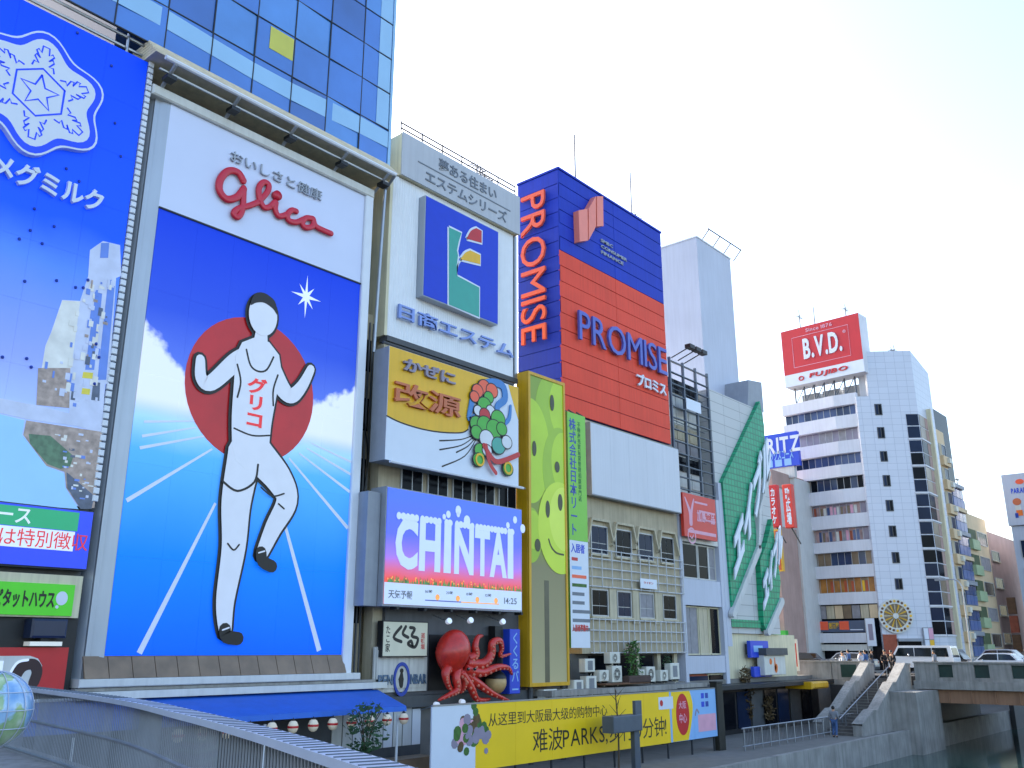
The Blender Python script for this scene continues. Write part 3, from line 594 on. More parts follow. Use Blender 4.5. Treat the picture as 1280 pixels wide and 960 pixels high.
bx('left_return', 'cream', t, F0, 24.3, 24.45, 12.95, 20.72, -1.5, .0)
h = bx('header', mat('header_grey', '#b6b9be', .55, .05, .6, streak=.12), t, F0, 24.72, 33.08, 20.74, 22.93, .181, .25)
text(F0, '夢ある住まい', 27.05, 31.2, 21.98, 22.62, .255, .03, 'letter_grey', t, each=True); bx('rule', 'letter_grey', t, F0, 25.7, 32.3, 21.78, 21.84, .25, .27)
text(F0, 'エステムシリーズ', 26.2, 32.0, 21.0, 21.62, .255, .03, 'letter_grey', t, each=True)
for k in range(2): MB().tube([F0.w(24.8, 23.25+.28*k, .0), F0.w(33.0, 23.3+.28*k, .0)], .04, 5).obj('roof_rail', 'aerial_grey', t)
for k in range(7): MB().tube([F0.w(24.8+1.36*k, 22.92, .0), F0.w(24.8+1.36*k, 23.6, .0)], .036, 5).obj('rail_post', 'aerial_grey', t)
u0, u1, v0, v1 = (26.13,31.14,15.23,20.13)
e = bx('emblem_box', 'frame_metal', t, F0, u0-.04, u1+.04, v0-.04, v1+.04, -.05, .42)
bx('emblem_field', 'este_blue', e, F0, u0, u1, v0, v1, .422, .44)
E1 = (.443, .455); E2 = (.458, .468)
TEAL = [(27.63,19.09),(28.47,19.10),(28.29,18.59),(28.18,18.10),(28.26,17.85),(28.18,17.28),(28.21,16.81),(29.76,16.70),(29.78,15.20),(27.73,15.23)]
RED_ = smooth([(28.84,18.94),(29.13,19.46),(29.51,19.75)], 4)+[(29.89,19.74),(29.90,19.10)]
YEL_ = smooth([(28.43,17.73),(28.74,18.16),(29.10,18.42)], 4)+[(29.81,18.42),(29.82,17.94)]
for P_ in (TEAL, RED_, YEL_): MB().stroke(F0, P_+[P_[0]], .2, *E1, cap=False).obj('emblem_outline', 'snow_white', e)
pr('emblem_shape', 'teal', e, F0, TEAL, *E2); pr('emblem_shape', 'red', e, F0, RED_, *E2); pr('emblem_shape', 'gold', e, F0, YEL_, *E2)
st('emblem_outline', 'snow_white', e, F0, [(28.21,16.81),(28.29,17.41),(28.86,18.21)], .09, *E1)
text(F0, '日商エステム', *(24.91,32.61,13.86,14.55), .1, .12, mat('este_letter', '#7d92cc', .3, .1, metal=.2), t, bold=.015)
for k, u in enumerate((31.6, 32.2, 32.9)):
    antenna((u, 29.5, 23.0), 1.8-.3*k, 2, ['tallest of the three bare aerials on the white sign tower roof', 'middle aerial between two others on the white tower roof', 'shortest aerial beside the blue lender tower'][k])

# ------------------------------------------------------------------ old beige block carrying the cold remedy board and the LED screen
t = thing('beige_block', 'dirty beige block with small dark windows behind the cold remedy board', 'building', (29, 33, -4.9))
bx('wall', 'beige_wall', t, F0, 24.4, 33.2, -4.9, 12.6, -.6, -.1)
for k in range(5):
    f = bx('window', 'mullion', t, F0, 25.6+1.55*k, 26.85+1.55*k, 6.1, 7.55, -.1, -.02); bx('pane', 'window_dark', f, F0, 25.66+1.55*k, 26.2+1.55*k, 6.16, 7.5, -.02, -.01); bx('pane', 'window_dark', f, F0, 26.26+1.55*k, 26.79+1.55*k, 6.16, 7.5, -.02, -.01)
F27 = FY(27)
u0, u1, v0, v1 = (23.75,32.02,7.30,12.09)
t = thing('cold_remedy_board', 'yellow and white medicine billboard with brown characters and wind lines', 'billboard', (29, 27.5, v0))
bx('cabinet', 'grey', t, F27, u0, u1, v0, v1, -.95, -.02); bx('panel', 'snow_white', t, F27, u0, u1, v0, v1, -.018, 0)
curve = smooth([(23.75,9.09),(24.56,8.95),(25.79,8.90),(26.98,8.98),(28.12,9.17),(28.55,9.40)], 5)
pr('yellow_field', 'gold', t, F27, [(u0+.01, v1-.01)]+[(max(u0+.01, a), c) for a, c in curve]+[(28.70,10.04),(28.95,11.49)]+[(u1-1.0, v1-.01)], .002, .006)
pr('yellow_field', 'gold', t, F27, [(u1-.75, v1-.01), (u1-.01, v1-.01), (u1-.01, v1-1.6), (u1-.35, v1-.9)], .002, .006)
st('curve_line', 'ink', t, F27, curve, .06, .007, .010, 0)
text(F27, 'かぜに', *(24.48,27.57,11.19,11.74), .03, .12, 'purple_grey', t, bold=.03)
text(F27, '改源', *(24.01,27.95,9.71,10.69), .03, .12, 'terracotta', t, bold=.015)
for nm in ([(28.99,9.25),(28.13,8.87),(26.79,8.58)], [(28.99,9.17),(28.14,8.61),(26.81,8.19)], [(29.04,9.11),(28.56,8.64),(27.83,8.24)], [(29.10,9.08),(28.36,8.16),(26.98,7.49)]): MB().stroke(F27, smooth(nm, 5), [.03+.004*i for i in range(11)], .003, .007).obj('wind_line', 'ink', t)
# plain swirl of coloured shapes in place of the figure
sw = thing('stand_in_swirl', 'green, blue and red swirl relief standing in for the figure on the cold remedy board', 'relief', (31.5, 26.9, 7.5))
st('blue_swirl', mat('swirl_blue', '#3f7fc0', .45, .08), sw, F27, [(28.97,10.17),(28.54,9.86),(28.64,10.41),(28.95,11.26),(29.85,11.85),(30.79,11.90),(30.97,11.29),(30.44,10.78),(30.79,10.13),(31.27,10.38),(31.39,11.05)], [.12+.26*math.sin(math.pi*i/50) for i in range(51)], .03, .08)
mat('leaf_sw', '#4cae3c', .45, .1); mat('relief_white', '#d6d9dd', .45, .05)
LOBES = [(p_, r_, mm) for (p_, r_, mm) in zip([(29.51,11.54),(29.06,11.28),(30.03,11.49),(28.85,10.96),(29.80,11.12),(29.52,10.67),(29.08,10.35),(29.92,10.51),(29.53,10.24),(28.98,9.71),(30.44,10.22),(29.53,9.73),(30.16,9.69),(28.98,9.33),(29.65,9.14),(30.68,9.79),(30.45,8.96),(31.03,9.22),(29.22,8.53),(29.11,8.09),(31.10,7.97),(29.66,8.60)], (.4, .34, .38, .28, .3, .44, .26, .28, .34, .4, .46, .5, .5, .34, .46, .34, .44, .34, .36, .34, .34, .3),
         ('promise_letter', 'promise_letter', 'promise_letter', 'promise_letter', 'leaf_sw', 'leaf_sw', 'relief_white', 'relief_white', 'red', 'leaf_sw', 'leaf_sw', 'leaf_sw', 'leaf_sw', 'leaf_sw', 'relief_white', 'leaf_sw', 'teal', 'relief_white', 'leaf_sw', 'leaf_sw', 'leaf_sw', 'relief_white'))]
for k, (pt, r_, mm) in enumerate(LOBES):
    lb = MB().disc(F27, pt[0], pt[1], r_+.05, .05+.003*k, .09+.003*k, 20, r_*.85+.05).obj('lobe', 'ink', sw); MB().disc(F27, pt[0], pt[1], r_, .09+.003*k, .0915+.003*k, 20, r_*.85).obj('lobe_face', mm, lb)
st('red_ribbon', 'red', sw, F27, [(29.43,8.79),(30.12,8.21),(30.80,8.32),(31.81,8.75)], .24, .17, .18)
st('red_ribbon', 'red', sw, F27, [(29.55,8.81),(29.78,8.08),(30.23,7.65)], .2, .182, .19)
MB().ring(F27, *[(29.17,8.10)][0], .2, .3, .17, .18, 20).obj('gold_ring', 'gold', sw); MB().ring(F27, *[(31.10,8.01)][0], .2, .3, .17, .18, 20).obj('gold_ring', 'gold', sw)
g = thing('light_rail', 'white pipe rail with brackets below the cold remedy board', 'rail', (29, 26.7, 7.2))
MB().tube([F27.w(u0, v0-.12, .3), F27.w(u1, v0-.12, .3)], .06, 6).obj('pipe', 'white', g)
for k in range(6): MB().tube([F27.w(u0+.4+1.6*k, v0+.02, -.1), F27.w(u0+.4+1.6*k, v0-.12, .3)], .04, 5).obj('bracket', 'steel', g)
g = thing('light_rail', 'dark rail with brackets between the white tower sign and the cold remedy board', 'rail', (29, 27.0, 12.5))
MB().tube([F27.w(u0-.1, v1+.2, -.3), F27.w(u1, v1+.2, -.3)], .06, 6).obj('pipe', 'dgrey', g)
for k in range(6): MB().tube([F27.w(u0+.4+1.55*k, v1-.02, -.5), F27.w(u0+.4+1.55*k, v1+.2, -.3)], .04, 5).obj('bracket', 'steel', g)
# LED screen
u0, u1, v0, v1 = (23.97,32.22,1.69,6.20)
t = thing('led_screen', 'bright LED screen with snow-capped white capitals over red flowers', 'screen', (29, 27.5, v0))
bx('cabinet', 'grey', t, F27, u0-.06, u1+.05, v0-.08, v1+.05, -.95, -.02)
gradmat('led_sky', 2, [(v0, '#d8402f'), (v0+1.15, '#e04a3c'), (v0+1.55, '#c85a86'), (v0+2.1, '#8f6ad8'), (v0+3.0, '#4f5ce8'), (v1, '#3f63ea')], .3, emit=.55, noise=.5)
bx('screen', 'led_sky', t, F27, u0, u1, v0, v1, -.018, 0)
mat('led_glow', '#c9d6f0', .4, .02, emit=.3); mat('led_cyan', '#2f8fe6', .3, .2, .5, emit=.5); mat('led_leaf', '#3d8a4a', .3, .5, 6, emit=.3); mat('led_flower', '#f0a050', .3, .1, emit=.5); mat('led_shade', '#9fb4d8', .3, .05, emit=.45)
bx('bottom_strip', 'led_glow', t, F27, u0, u1, v0, v0+.82, .001, .004)
q = MB()
for k in range(150):
    a = random.uniform(u0+.05, u1-.05); q.prism(F27, [(a, v0+.83), (a+.07, v0+.83), (a+.03+random.uniform(-.03, .05), v0+.9+.22*random.random())], .002, .006+.00002*k)
q.obj('leaves', 'led_leaf', t, 'stuff')
q = MB()
for k in range(40): q.disc(F27, random.uniform(u0+.1, u1-.1), v0+.98+random.uniform(-.08, .1), .035, .012, .016, 8)
q.obj('flowers', 'led_flower', t, 'stuff')
S = [("C", "188,305 325,672"), ("H", "345,315 478,668"), ("I", "505,345 550,675"), ("N", "577,350 700,688"), ("T", "712,375 808,690"), ("A", "812,372 922,702"), ("I", "925,385 968,708")]
boxes = [((24.46,25.67,2.96,5.07)), ((25.76,26.97,3.05,5.11)), ((27.18,27.59,3.05,5.07)), ((27.80,28.99,3.05,5.11)), ((29.07,30.03,3.09,5.09)), ((30.04,31.17,3.08,5.16)), ((31.24,31.62,3.08,5.19))]
vt = sum(b_[3] for b_ in boxes)/7; vb = sum(b_[2] for b_ in boxes)/7
for (ch, _), b_ in zip(S, boxes):
    l = text(F27, ch, b_[0], b_[1], vb, vt, .006, .02, 'led_glow', t, bold=.04)[0]
    q = MB()
    n_ = max(2, int((b_[1]-b_[0])/.22))
    for j in range(n_): q.disc(F27, b_[0]+(b_[1]-b_[0])*(j+.5)/n_, vt+.02, .13+.03*(j % 2), .027+.001*j, .034+.001*j, 12, .15)
    q.obj('snow_cap', 'led_glow', l)
for a, c, r_ in ((28.15, vt+.38, .13), (28.75, vt+.62, .17), (28.75, vt+.44, .1), (27.9, vt+.25, .1), (29.3, vt+.22, .2), (32.0, vt+.3, .12), (32.5, vt+.6, .14), (33.05, vt+.25, .17)): MB().disc(F27, a-.75, c, r_, .008, .02, 14, r_*1.2).obj('snow_ball', 'led_glow', t)
text(F27, '天気予報', u0+.22, u0+1.5, v0+.22, v0+.55, .006, .004, 'letter_grey', t)
for k, s_ in enumerate(('16時', '20時', '0時', '12時')):
    text(F27, s_, u0+2.2+1.2*k, u0+2.6+1.2*k, v0+.5, v0+.64, .006, .004, 'letter_grey', t, each=False, kind='stuff'); MB().disc(F27, u0+2.9+1.2*k, v0+.36, .12, .006, .01, 14).obj('sun_symbol', 'led_flower', t)
bx('timeline', 'promise_violet', t, F27, u0+2.2, u0+4.3, v0+.2, v0+.24, .006, .01); bx('timeline', 'led_flower', t, F27, u0+4.3, u0+6.7, v0+.2, v0+.24, .006, .01)
text(F27, '14:25', u1-1.2, u1-.35, v0+.25, v0+.52, .006, .004, 'letter_grey', t)
bx('left_column', 'grey', t, F27, u0-.75, u0-.1, v0-.08, v1-.2, -.98, -.3); 
for k in range(6): bx('lamp', 'black', t, F27, u0+.6+1.5*k, u0+.72+1.5*k, v0-.2, v0-.08, -.3, .1)

# ------------------------------------------------------------------ octopus restaurant wall
t = thing('octopus_wall', 'dark grey signboard wall behind the red octopus', 'wall', (29, 27.9, -1.8))
bx('board', mat('board_grey', '#55565a', .6, .15, 1, streak=.25), t, F0, 24.9, 33.6, -1.75, 1.65, -.1, .08)
bx('dark_panel', 'black', t, F0, 27.35, 32.2, -1.6, .6, .08, .12); bx('base', 'dgrey', t, F0, 24.3, 33.6, -2.2, -1.76, -.1, .3)
bx('stained_panel', mat('stained_white', '#c6c4bc', .6, .08, 2, streak=.4), t, F0, 24.35, 27.2, -1.6, .1, .08, .16)
tt = thing('takoyaki_sign', 'cream sign with black brush lettering above the oval bar sign', 'sign', (25.9, 27.7, .1))
u0, u1, v0, v1 = (24.56,26.94,-0.24,1.05); F276 = FY(27.6)
bx('cabinet', 'black', tt, F276, u0-.04, u1+.04, v0-.04, v1+.04, -.32, -.01); bx('panel', mat('sign_cream', '#d8d2b8', .5, .05), tt, F276, u0, u1, v0, v1, -.008, 0)
for nm in ([(25.48,0.87),(25.10,0.47),(25.51,0.30)], [(25.73,0.88),(25.58,0.61),(25.87,0.47)], [(25.97,0.85),(26.22,0.80),(26.07,0.53),(26.41,0.42),(26.25,0.10),(25.88,0.21),(26.04,0.33),(26.13,0.16)]): st('brush_stroke', 'ink', tt, F276, nm, .13, .001, .006)
text(F276, 'たこ家', u0+.12, u0+.36, v0+.15, v1-.15, .001, .004, 'ink', tt, vert=True, bold=.015)
text(F276, '道頓堀', u1-.36, u1-.14, v0+.25, v0+.9, .001, .004, 'red', tt, vert=True, bold=.015)
tt = thing('oval_bar_sign', 'white bar sign with bird oval and steel capitals under the brush-lettered sign', 'sign', (25.9, 27.8, -1.4))
F278 = FY(27.8); bx('panel', 'stained_white', tt, F278, 24.45, 27.0, -1.45, -.02, -.03, 0)
(a, c), = [(25.76,-1.12)]; MB().ring(F278, a, c, .34, .43, .0, .05, 28, 1.5).obj('oval', 'navy', tt)
q = MB().stroke(F278, [(a, c+.2), (a-.02, c), (a, c-.25)], [.12, .26, .16], .002, .03); q.obj('bird', 'ink', tt); MB().disc(F278, a, c+.32, .09, .002, .03, 12).obj('bird_head', 'ink', tt)
text(F278, 'PEN', a-1.22, a-.48, c-.2, c+.18, .002, .05, mat('steel_blue', '#5d7590', .35, .1, metal=.4), tt, bold=.015); text(F278, 'NBAR', a+.48, a+1.35, c-.2, c+.18, .002, .05, 'steel_blue', tt, bold=.015)
oc = thing('octopus', 'big glossy red octopus sculpture with curling arms on the dark wall', 'sculpture', (28.8, 27.4, -1.4)); F273 = FY(27.3)
(hu, hv), = [(28.04,-0.11)]
q = MB(); hc = F273.w(hu, hv, .1); q.ball(hc, .8, .66, .92, 24, 16)
for v in q.v:
    d = v-hc; f = 1-.18*max(0, -d.z/.86); v.x = hc.x+d.x*f+.12*d.z; v.y = hc.y+d.y*f
q.obj('head', 'octopus_red', oc, smooth_=True)
ARMS = [[(28.92,-0.38),(29.29,-0.20),(29.22,0.14),(29.42,0.50),(29.84,0.57)], [(28.79,-0.56),(29.72,-0.57),(30.14,-0.20),(30.16,0.26),(30.62,0.37),(30.82,0.05),(30.82,-0.27),(31.62,-0.18)], [(28.62,-0.79),(29.54,-0.93),(30.48,-0.73),(31.27,-0.77),(31.65,-1.06)], [(28.62,-0.91),(29.45,-1.41),(30.30,-1.80),(31.62,-2.15)], [(28.44,-0.91),(28.95,-1.51),(29.37,-2.00),(30.30,-2.01)],
        [(28.21,-0.73),(27.96,-1.08),(28.00,-1.54),(27.63,-1.73),(27.12,-1.94)], [(28.26,-0.85),(28.60,-1.09),(28.61,-1.45),(28.48,-1.72)], [(27.85,-0.61),(27.43,-0.83),(27.38,-1.12),(27.66,-1.48),(28.01,-1.49)]]
for k, a in enumerate(ARMS):
    n_ = len(a); P = smooth([F273.w(p[0], p[1], .12+.22*math.sin(math.pi*i/(n_-1))*(1 if k % 2 else .6)+.05*(k % 3)) for i, p in enumerate(a)], 6); L_ = len(P)
    ar = MB().tube(P, [.19*(1-i/(L_-1))**.75+.04 for i in range(L_)], 10).obj('arm', 'octopus_red', oc, smooth_=True)
    q = MB()
    for i in range(3, L_-2, 2): r_ = .19*(1-i/(L_-1))**.75+.04; q.ball(Vector(P[i])+Vector((-.25*r_, -.75*r_, -.6*r_)), .3*r_+.012, seg=7, rings=5)
    q.obj('suckers', mat('sucker', '#c8705a', .5, .1), ar, 'stuff')
(a, c), = [(28.80,-0.83)]
for d in (-.3, .1): ey = MB().ball(F273.w(a+d, c+.06, .55), .07, seg=12, rings=8).obj('eye', 'black', oc, smooth_=True); MB().ball(F273.w(a+d-.02, c+.08, .61), .018, seg=8, rings=6).obj('glint', 'offwhite', ey)
tb = thing('ball_figure', 'cream ball with dark cap beside the red octopus', 'ornament', (30.9, 27.5, -1.0)); (a, c), = [(30.94,-1.36)]
MB().ball((a, 27.4, c), .48, seg=18, rings=12).obj('ball', mat('ball_cream', '#b89a6a', .5, .15, 4), tb, smooth_=True)
q = MB().ball((a, 27.4, c+.03), .5, seg=18, rings=12); q.f = [f for f in q.f if min(q.v[i].z for i in f) > c+.14]; q.obj('cap', 'black', tb, smooth_=True); bx('bracket', 'dgrey', tb, F0, a-.08, a+.08, c-.1, c+.1, .1, .5)
tb = thing('blue_bar_sign', 'narrow blue upright sign with white kana right of the octopus', 'sign', (32.3, 27.4, -1.3)); u0, u1, v0, v1 = (31.65,32.35,-1.86,0.88); F272 = FY(27.2)
bx('cabinet', 'blue_sign', tb, F272, u0, u1, v0, v1, -.5, 0, b=.02); text(F272, 'くくるバー', u0+.12, u1-.1, v0+.15, v1-.15, .002, .006, 'sky_blue', tb, vert=True, bold=.015)
for k, (a, c) in enumerate([(27.49,1.13),(28.79,1.19),(30.85,1.18),(26.90,-2.12),(28.36,-2.07)]):
    sp_ = thing('spotlight', ['white spotlight on a thin arm above the octopus head', 'white spotlight above the octopus arms, middle of the top three', 'white spotlight above the blue upright sign', 'white spotlight at the foot of the wall left of the octopus', 'white spotlight at the foot of the wall under the octopus'][k], 'spotlight', (a, 27, c-.1), 'spotlights round the octopus')
    MB().lathe((a, 26.9, c), (.2, 1, -.3 if k < 3 else .3), [(.02, .2), (.1, .16), (.13, .0), (.12, -.03), (.02, -.03)], 12).obj('head', 'led_white', sp_); MB().tube([(a, 27.05, c), (a, 27.85, c+(.25 if k < 3 else -.2))], .02, 5).obj('arm', 'steel', sp_)
q = thing('bracket_lamp', 'dark lamp bracket with small hanging plates left of the blue upright sign', 'lamp', (31.9, 27.4, -.2)); bx('bracket', 'black', q, F0, 31.0, 31.5, -.1, 1.0, .12, .5); bx('plate', 'dgrey', q, F0, 31.55, 31.75, -.6, .9, .12, .4)

# ------------------------------------------------------------------ smiling ball billboard in a yellow frame
def clip(pts, u0, u1, v0, v1):
    def cut(P, f, x):
        o = []
        for i in range(len(P)):
            a, b_ = P[i-1], P[i]; fa, fb = f(a), f(b_)
            if (fa >= 0) != (fb >= 0): k = fa/(fa-fb); o.append((a[0]+(b_[0]-a[0])*k, a[1]+(b_[1]-a[1])*k))
            if fb >= 0: o.append(b_)
        return o
    for f in (lambda p: p[0]-u0, lambda p: u1-p[0], lambda p: p[1]-v0, lambda p: v1-p[1]): pts = cut(pts, f, 0)
    return pts
F273 = FY(27.3); u0, u1, v0, v1 = (33.25,35.92,-1.45,13.10)
t = thing('smiley_billboard', 'tall yellow framed billboard with lime smiling balls', 'billboard', (35, 27.6, v0-.2))
bx('cabinet', 'yellow_frame', t, F273, u0-.16, u1+.14, v0-.16, v1+.16, -.72, -.04, b=.02)
for a, c, d, e in ((u0-.16, u0, v0-.16, v1+.16), (u1, u1+.14, v0-.16, v1+.16), (u0, u1, v0-.16, v0), (u0, u1, v1, v1+.16)): bx('frame_bar', 'yellow_frame', t, F273, a, c, d, e, -.04, .05)
gradmat('olive_print', 2, [(v0, '#b5ab82'), (v0+1.5, '#a59c74'), (v0+5.2, '#857f58'), (v0+6.0, '#7f8a2f'), (v1, '#86a024')], .35)
bx('panel', 'olive_print', t, F273, u0, u1, v0, v1, -.04, 0)
mat('lime_ball', '#b4d422', .35, .08, .6); mat('lime_ball_glow', '#d9ec50', .35, .05, .6); mat('lime_ball_light', '#cbe236', .35, .06, .6); mat('lime_ball_dark', '#9cbe20', .35, .08, .6); mat('olive_ink', '#3a3f1c', .4, .1)
def circ(c, r_, ry=None): return [(c[0]+r_*math.cos(2*math.pi*i/48), c[1]+(ry or r_)*math.sin(2*math.pi*i/48)) for i in range(48)]
for k, (c, r_, ry, mm) in enumerate((((35.9, 11.35), 2.25, 2.6, 'lime_ball_dark'), ((33.3, 9.3), 1.5, 2.6, 'lime_ball'), ((35.6, 8.6), 1.4, 2.2, 'lime_ball_dark'), ((33.3, 5.2), .8, 1.3, 'lime_ball_dark'), ((35.55, 5.75), 1.75, 2.25, 'lime_ball_light'))):
    P = clip(circ(c, r_, ry), u0, u1, v0, v1)
    if len(P) > 2: pr('printed_ball', mm, t, F273, P, .002+.004*k, .005+.004*k)
    P = clip(circ((c[0]+.18*r_, c[1]+.2*ry), r_*.68, ry*.7), u0, u1, v0, v1)
    if len(P) > 2: pr('printed_tone', 'lime_ball' if mm != 'lime_ball_light' else 'lime_ball_glow', t, F273, P, .0052+.004*k, .0058+.004*k)
for c, r_, ry in (((35.0, 12.0), .17, .42), ((33.55, 9.4), .16, .38), ((35.35, 8.75), .2, .28), ((34.55, 6.55), .17, .42), ((35.55, 7.0), .19, .42), ((33.75, 4.75), .22, .3)):
    P = clip(circ(c, r_, ry), u0, u1, v0, v1)
    if len(P) > 2: pr('printed_eye', 'olive_ink', t, F273, P, .026, .03)
st('printed_smile', 'olive_ink', t, F273, [(34.6, 5.1), (34.8, 4.75), (35.2, 4.5), (35.75, 4.45)], .09, .026, .03)
bx('printed_band', mat('print_dark_olive', '#5d5a44', .4, .1), t, F273, u0+1.0, u0+1.35, v0, v0+4.6, .002, .005)  # printed dark olive stripe in the lower part of the board
for k in range(2): MB().tube([(u0+.3+2.4*k, 27.6, v0-.2), (u0+.3+2.4*k, 27.6, -4.9)], .12, 8).obj('post', 'dgrey', t)

# ------------------------------------------------------------------ lender's tower: blue and orange-red panels
t = thing('lender_tower', 'blue and orange-red panelled sign tower with large capitals on two sides', 'building', (42, 34, -1.75))
X0, X1 = 36.75, 47.75; FS = FX(X0); zt, zm, zb_ = 26.3, 21.32, 12.1
bx('core', 'navy', t, F0, X0+.06, X1, zb_-.0, zt-.02, -3.0, -.06); bx('back_block', 'concrete', t, F0, X0+.2, X1-.2, -1.75, zb_-.1, -14, -3)
nb, nr = 6, 10
for k in range(nb):
    a, c = zm+(zt-zm)*k/nb, zm+(zt-zm)*(k+1)/nb-.03
    for j in range(2): bx('panel', 'promise_blue', t, F0, X0+.001+(X1-X0)*j/2, X0+(X1-X0)*(j+1)/2-.02*(j == 0), a, c, -.06, .03*(k % 2)*.2, b=.012)
for k in range(nr):
    a, c = zb_+(zm-zb_)*k/nr, zb_+(zm-zb_)*(k+1)/nr-.03
    for j in range(2): bx('panel', 'promise_red', t, F0, X0+.001+(X1-X0)*j/2, X0+(X1-X0)*(j+1)/2-.02*(j == 0), a, c, -.06, .006*(k % 2), b=.012)
for k in range(16):
    a, c = zb_+(zt-zb_)*k/16, zb_+(zt-zb_)*(k+1)/16-.03; bx('side_panel', 'promise_blue', t, FS, -31.0, -28.0, a, c, -.06, .005*(k % 2), b=.012)
bx('cap', 'promise_blue', t, F0, X0-.05, X1+.05, zt, zt+.12, -3.05, .06)
text(F0, 'PROMISE', *(38.13,47.32,16.34,18.08), .14, .14, 'promise_violet', t, bold=0)
text(F0, 'プロミス', *(43.93,47.20,15.02,15.81), .1, .1, 'snow_white', t, bold=.03)
text(FS, 'PROMISE', *(-30.58,-28.81,16.17,25.21), .12, .14, 'promise_letter', t, bold=0, rot=1)
for nm in ([(38.11,24.08),(39.00,24.53),(38.96,22.50),(38.15,22.15)], [(39.12,24.60),(39.88,25.69),(39.80,23.70),(39.04,22.56)], [(39.98,25.73),(40.63,25.99),(40.58,24.02),(39.92,23.75)]): pr('logo_bar', 'logo_pink', t, F0, nm, .02, .4)
b4 = (40.76,43.49,22.31,23.44)
for k, s_ in enumerate(('SMBC', 'CONSUMER', 'FINANCE')):
    hh = (b4[3]-b4[2])/3; text(F0, s_, b4[0], b4[0]+(b4[1]-b4[0])*(.45, 1, .85)[k], b4[3]-hh*(k+1)+.12, b4[3]-hh*k-.05, .02, .06, 'silver_letter', t, bold=.015, name='small_letter')
for k, (u, y, h_, a) in enumerate(((40.6, 29.6, 4.6, 0), (47.2, 29.5, 1.6, 2), (49.9, 31.5, 7.0, 0), (50.6, 31, 2.4, 2))):
    antenna((u, y, 26.35 if k < 2 else 20), h_+(0 if k < 2 else 6), a, ['thin lightning rod on the middle of the blue and red tower', 'small branched aerial on the right corner of the blue and red tower', 'tall thin lightning rod beside the white windowless tower', 'branched aerial in front of the white windowless tower'][k])
# upright company sign
u0, u1, v0, v1 = (36.16,37.71,0.08,11.77); F272 = FY(27.2); vm = v0+(v1-v0)*.44
t = thing('company_sign', 'upright green and white company sign with vertical blue characters', 'sign', (37.5, 27.4, v0))
bx('cabinet', mat('edge_green', '#5f8f3a', .5, .08), t, F272, u0, u1, v0, v1, -.3, -.01); bx('green_panel', mat('lime_panel', '#7cc43c', .4, .05, .6), t, F272, u0, u1, vm, v1, -.008, 0); bx('white_panel', 'snow_white', t, F272, u0, u1, v0, vm-.01, -.008, 0)
text(F272, '株式会社日本リート', u0+.12, u0+.72, vm+.25, v1-.3, .002, .006, 'navy', t, vert=True, bold=.015)
text(F272, '不動産売買賃貸管理相談専門店', u1-.72, u1-.45, vm+2.0, v1-.4, .002, .006, mat('deep_green', '#2f7a3a', .5, .1), t, vert=True, bold=.015)
text(F272, '入居者', u0+.1, u1-.3, vm-.62, vm-.15, .002, .006, 'blue_sign', t, bold=.03)
for k in range(9): bx('printed_line', ['red', 'sky_blue', 'promise_letter', 'leaf', 'letter_grey'][min(k, 4)], t, F272, u0+.15, u0+.15+[.5, .8, 1.2, 1.2, 1.0, 1.0, 1.5, 1.45, 1.4][k], vm-1.0-.42*k, vm-.84-.42*k, .002, .006)
text(F272, '入居者募集中', u0+.1, u1-.15, v0+.75, v0+1.1, .002, .006, 'red', t, bold=.03)
for k in range(3): MB().tube([(u0+.2+.7*k, 27.3, v1), (u0+.2+.7*k, 27.8, v1+.35)], .05, 5).obj('bracket', 'dgrey', t)
# blank board
u0, u1, v0, v1 = (38.61,47.73,7.85,11.69); F275 = FY(27.5)
t = thing('blank_billboard', 'blank white billboard above the old beige window facade', 'billboard', (43, 27.7, v0)); bx('cabinet', 'grey', t, F275, u0, u1+.02, v0-.05, v1+.05, -.4, -.02)
for k in range(5): bx('panel', mat('blank_white', '#cdd0d7', .5, .04, .4, streak=.08), t, F275, u0+(u1-u0)*k/5, u0+(u1-u0)*(k+1)/5-.006, v0, v1, -.019, 0)

# ------------------------------------------------------------------ old beige facade with hooded windows
t = thing('old_office_block', 'old stained beige office block with hooded windows and white pipe lattice', 'building', (43, 33, -4.9))
bx('wall', 'beige_wall', t, F0, 38.2, 48.1, -.2, 12.0, -9, -.06)
bx('lower_wall', mat('shade_grey', '#5b5a58', .8, .2, 1, streak=.3), t, F0, 33.6, 48.1, -4.9, -.2, -9, -.5)
WU = [(39.08,40.62,4.84,6.35), (41.38,42.94,4.84,6.36), (43.61,45.16,4.82,6.36), (45.98,47.45,4.80,6.30)]
va, vb_ = sum(w_[2] for w_ in WU)/4, sum(w_[3] for w_ in WU)/4
cols = [(w_[0], w_[1]) for w_ in WU]
def win(par, u0, u1, v0, v1, F, m, n=-.25, cols_=2, rows=2, fm='mullion', sill=True):
    f = MB(); g = .06
    for a, c, d, e in ((u0, u0+g, v0, v1), (u1-g, u1, v0, v1), (u0+g, u1-g, v0, v0+g), (u0+g, u1-g, v1-g, v1)): f.box(F, a, c, d, e, n, n+.08)
    f = f.obj('window', fm, par)
    cw = (u1-u0-2*g)/cols_; hs = [v0+g, v0+g+(v1-v0-2*g)*(.38 if rows == 2 else 1), v1-g]
    if rows == 1: hs = [v0+g, v1-g]
    for i in range(cols_):
        for j in range(len(hs)-1): bx('pane', m, f, F, u0+g+cw*i+.02, u0+g+cw*(i+1)-.02, hs[j]+.02, hs[j+1]-.02, n, n+.03)
    bx('backing', 'mullion', f, F, u0+g, u1-g, v0+g, v1-g, n-.02, n+.012)
    if sill: bx('sill', 'beige_trim', f, F, u0-.08, u1+.08, v0-.1, v0-.002, n, n+.16)
    return f
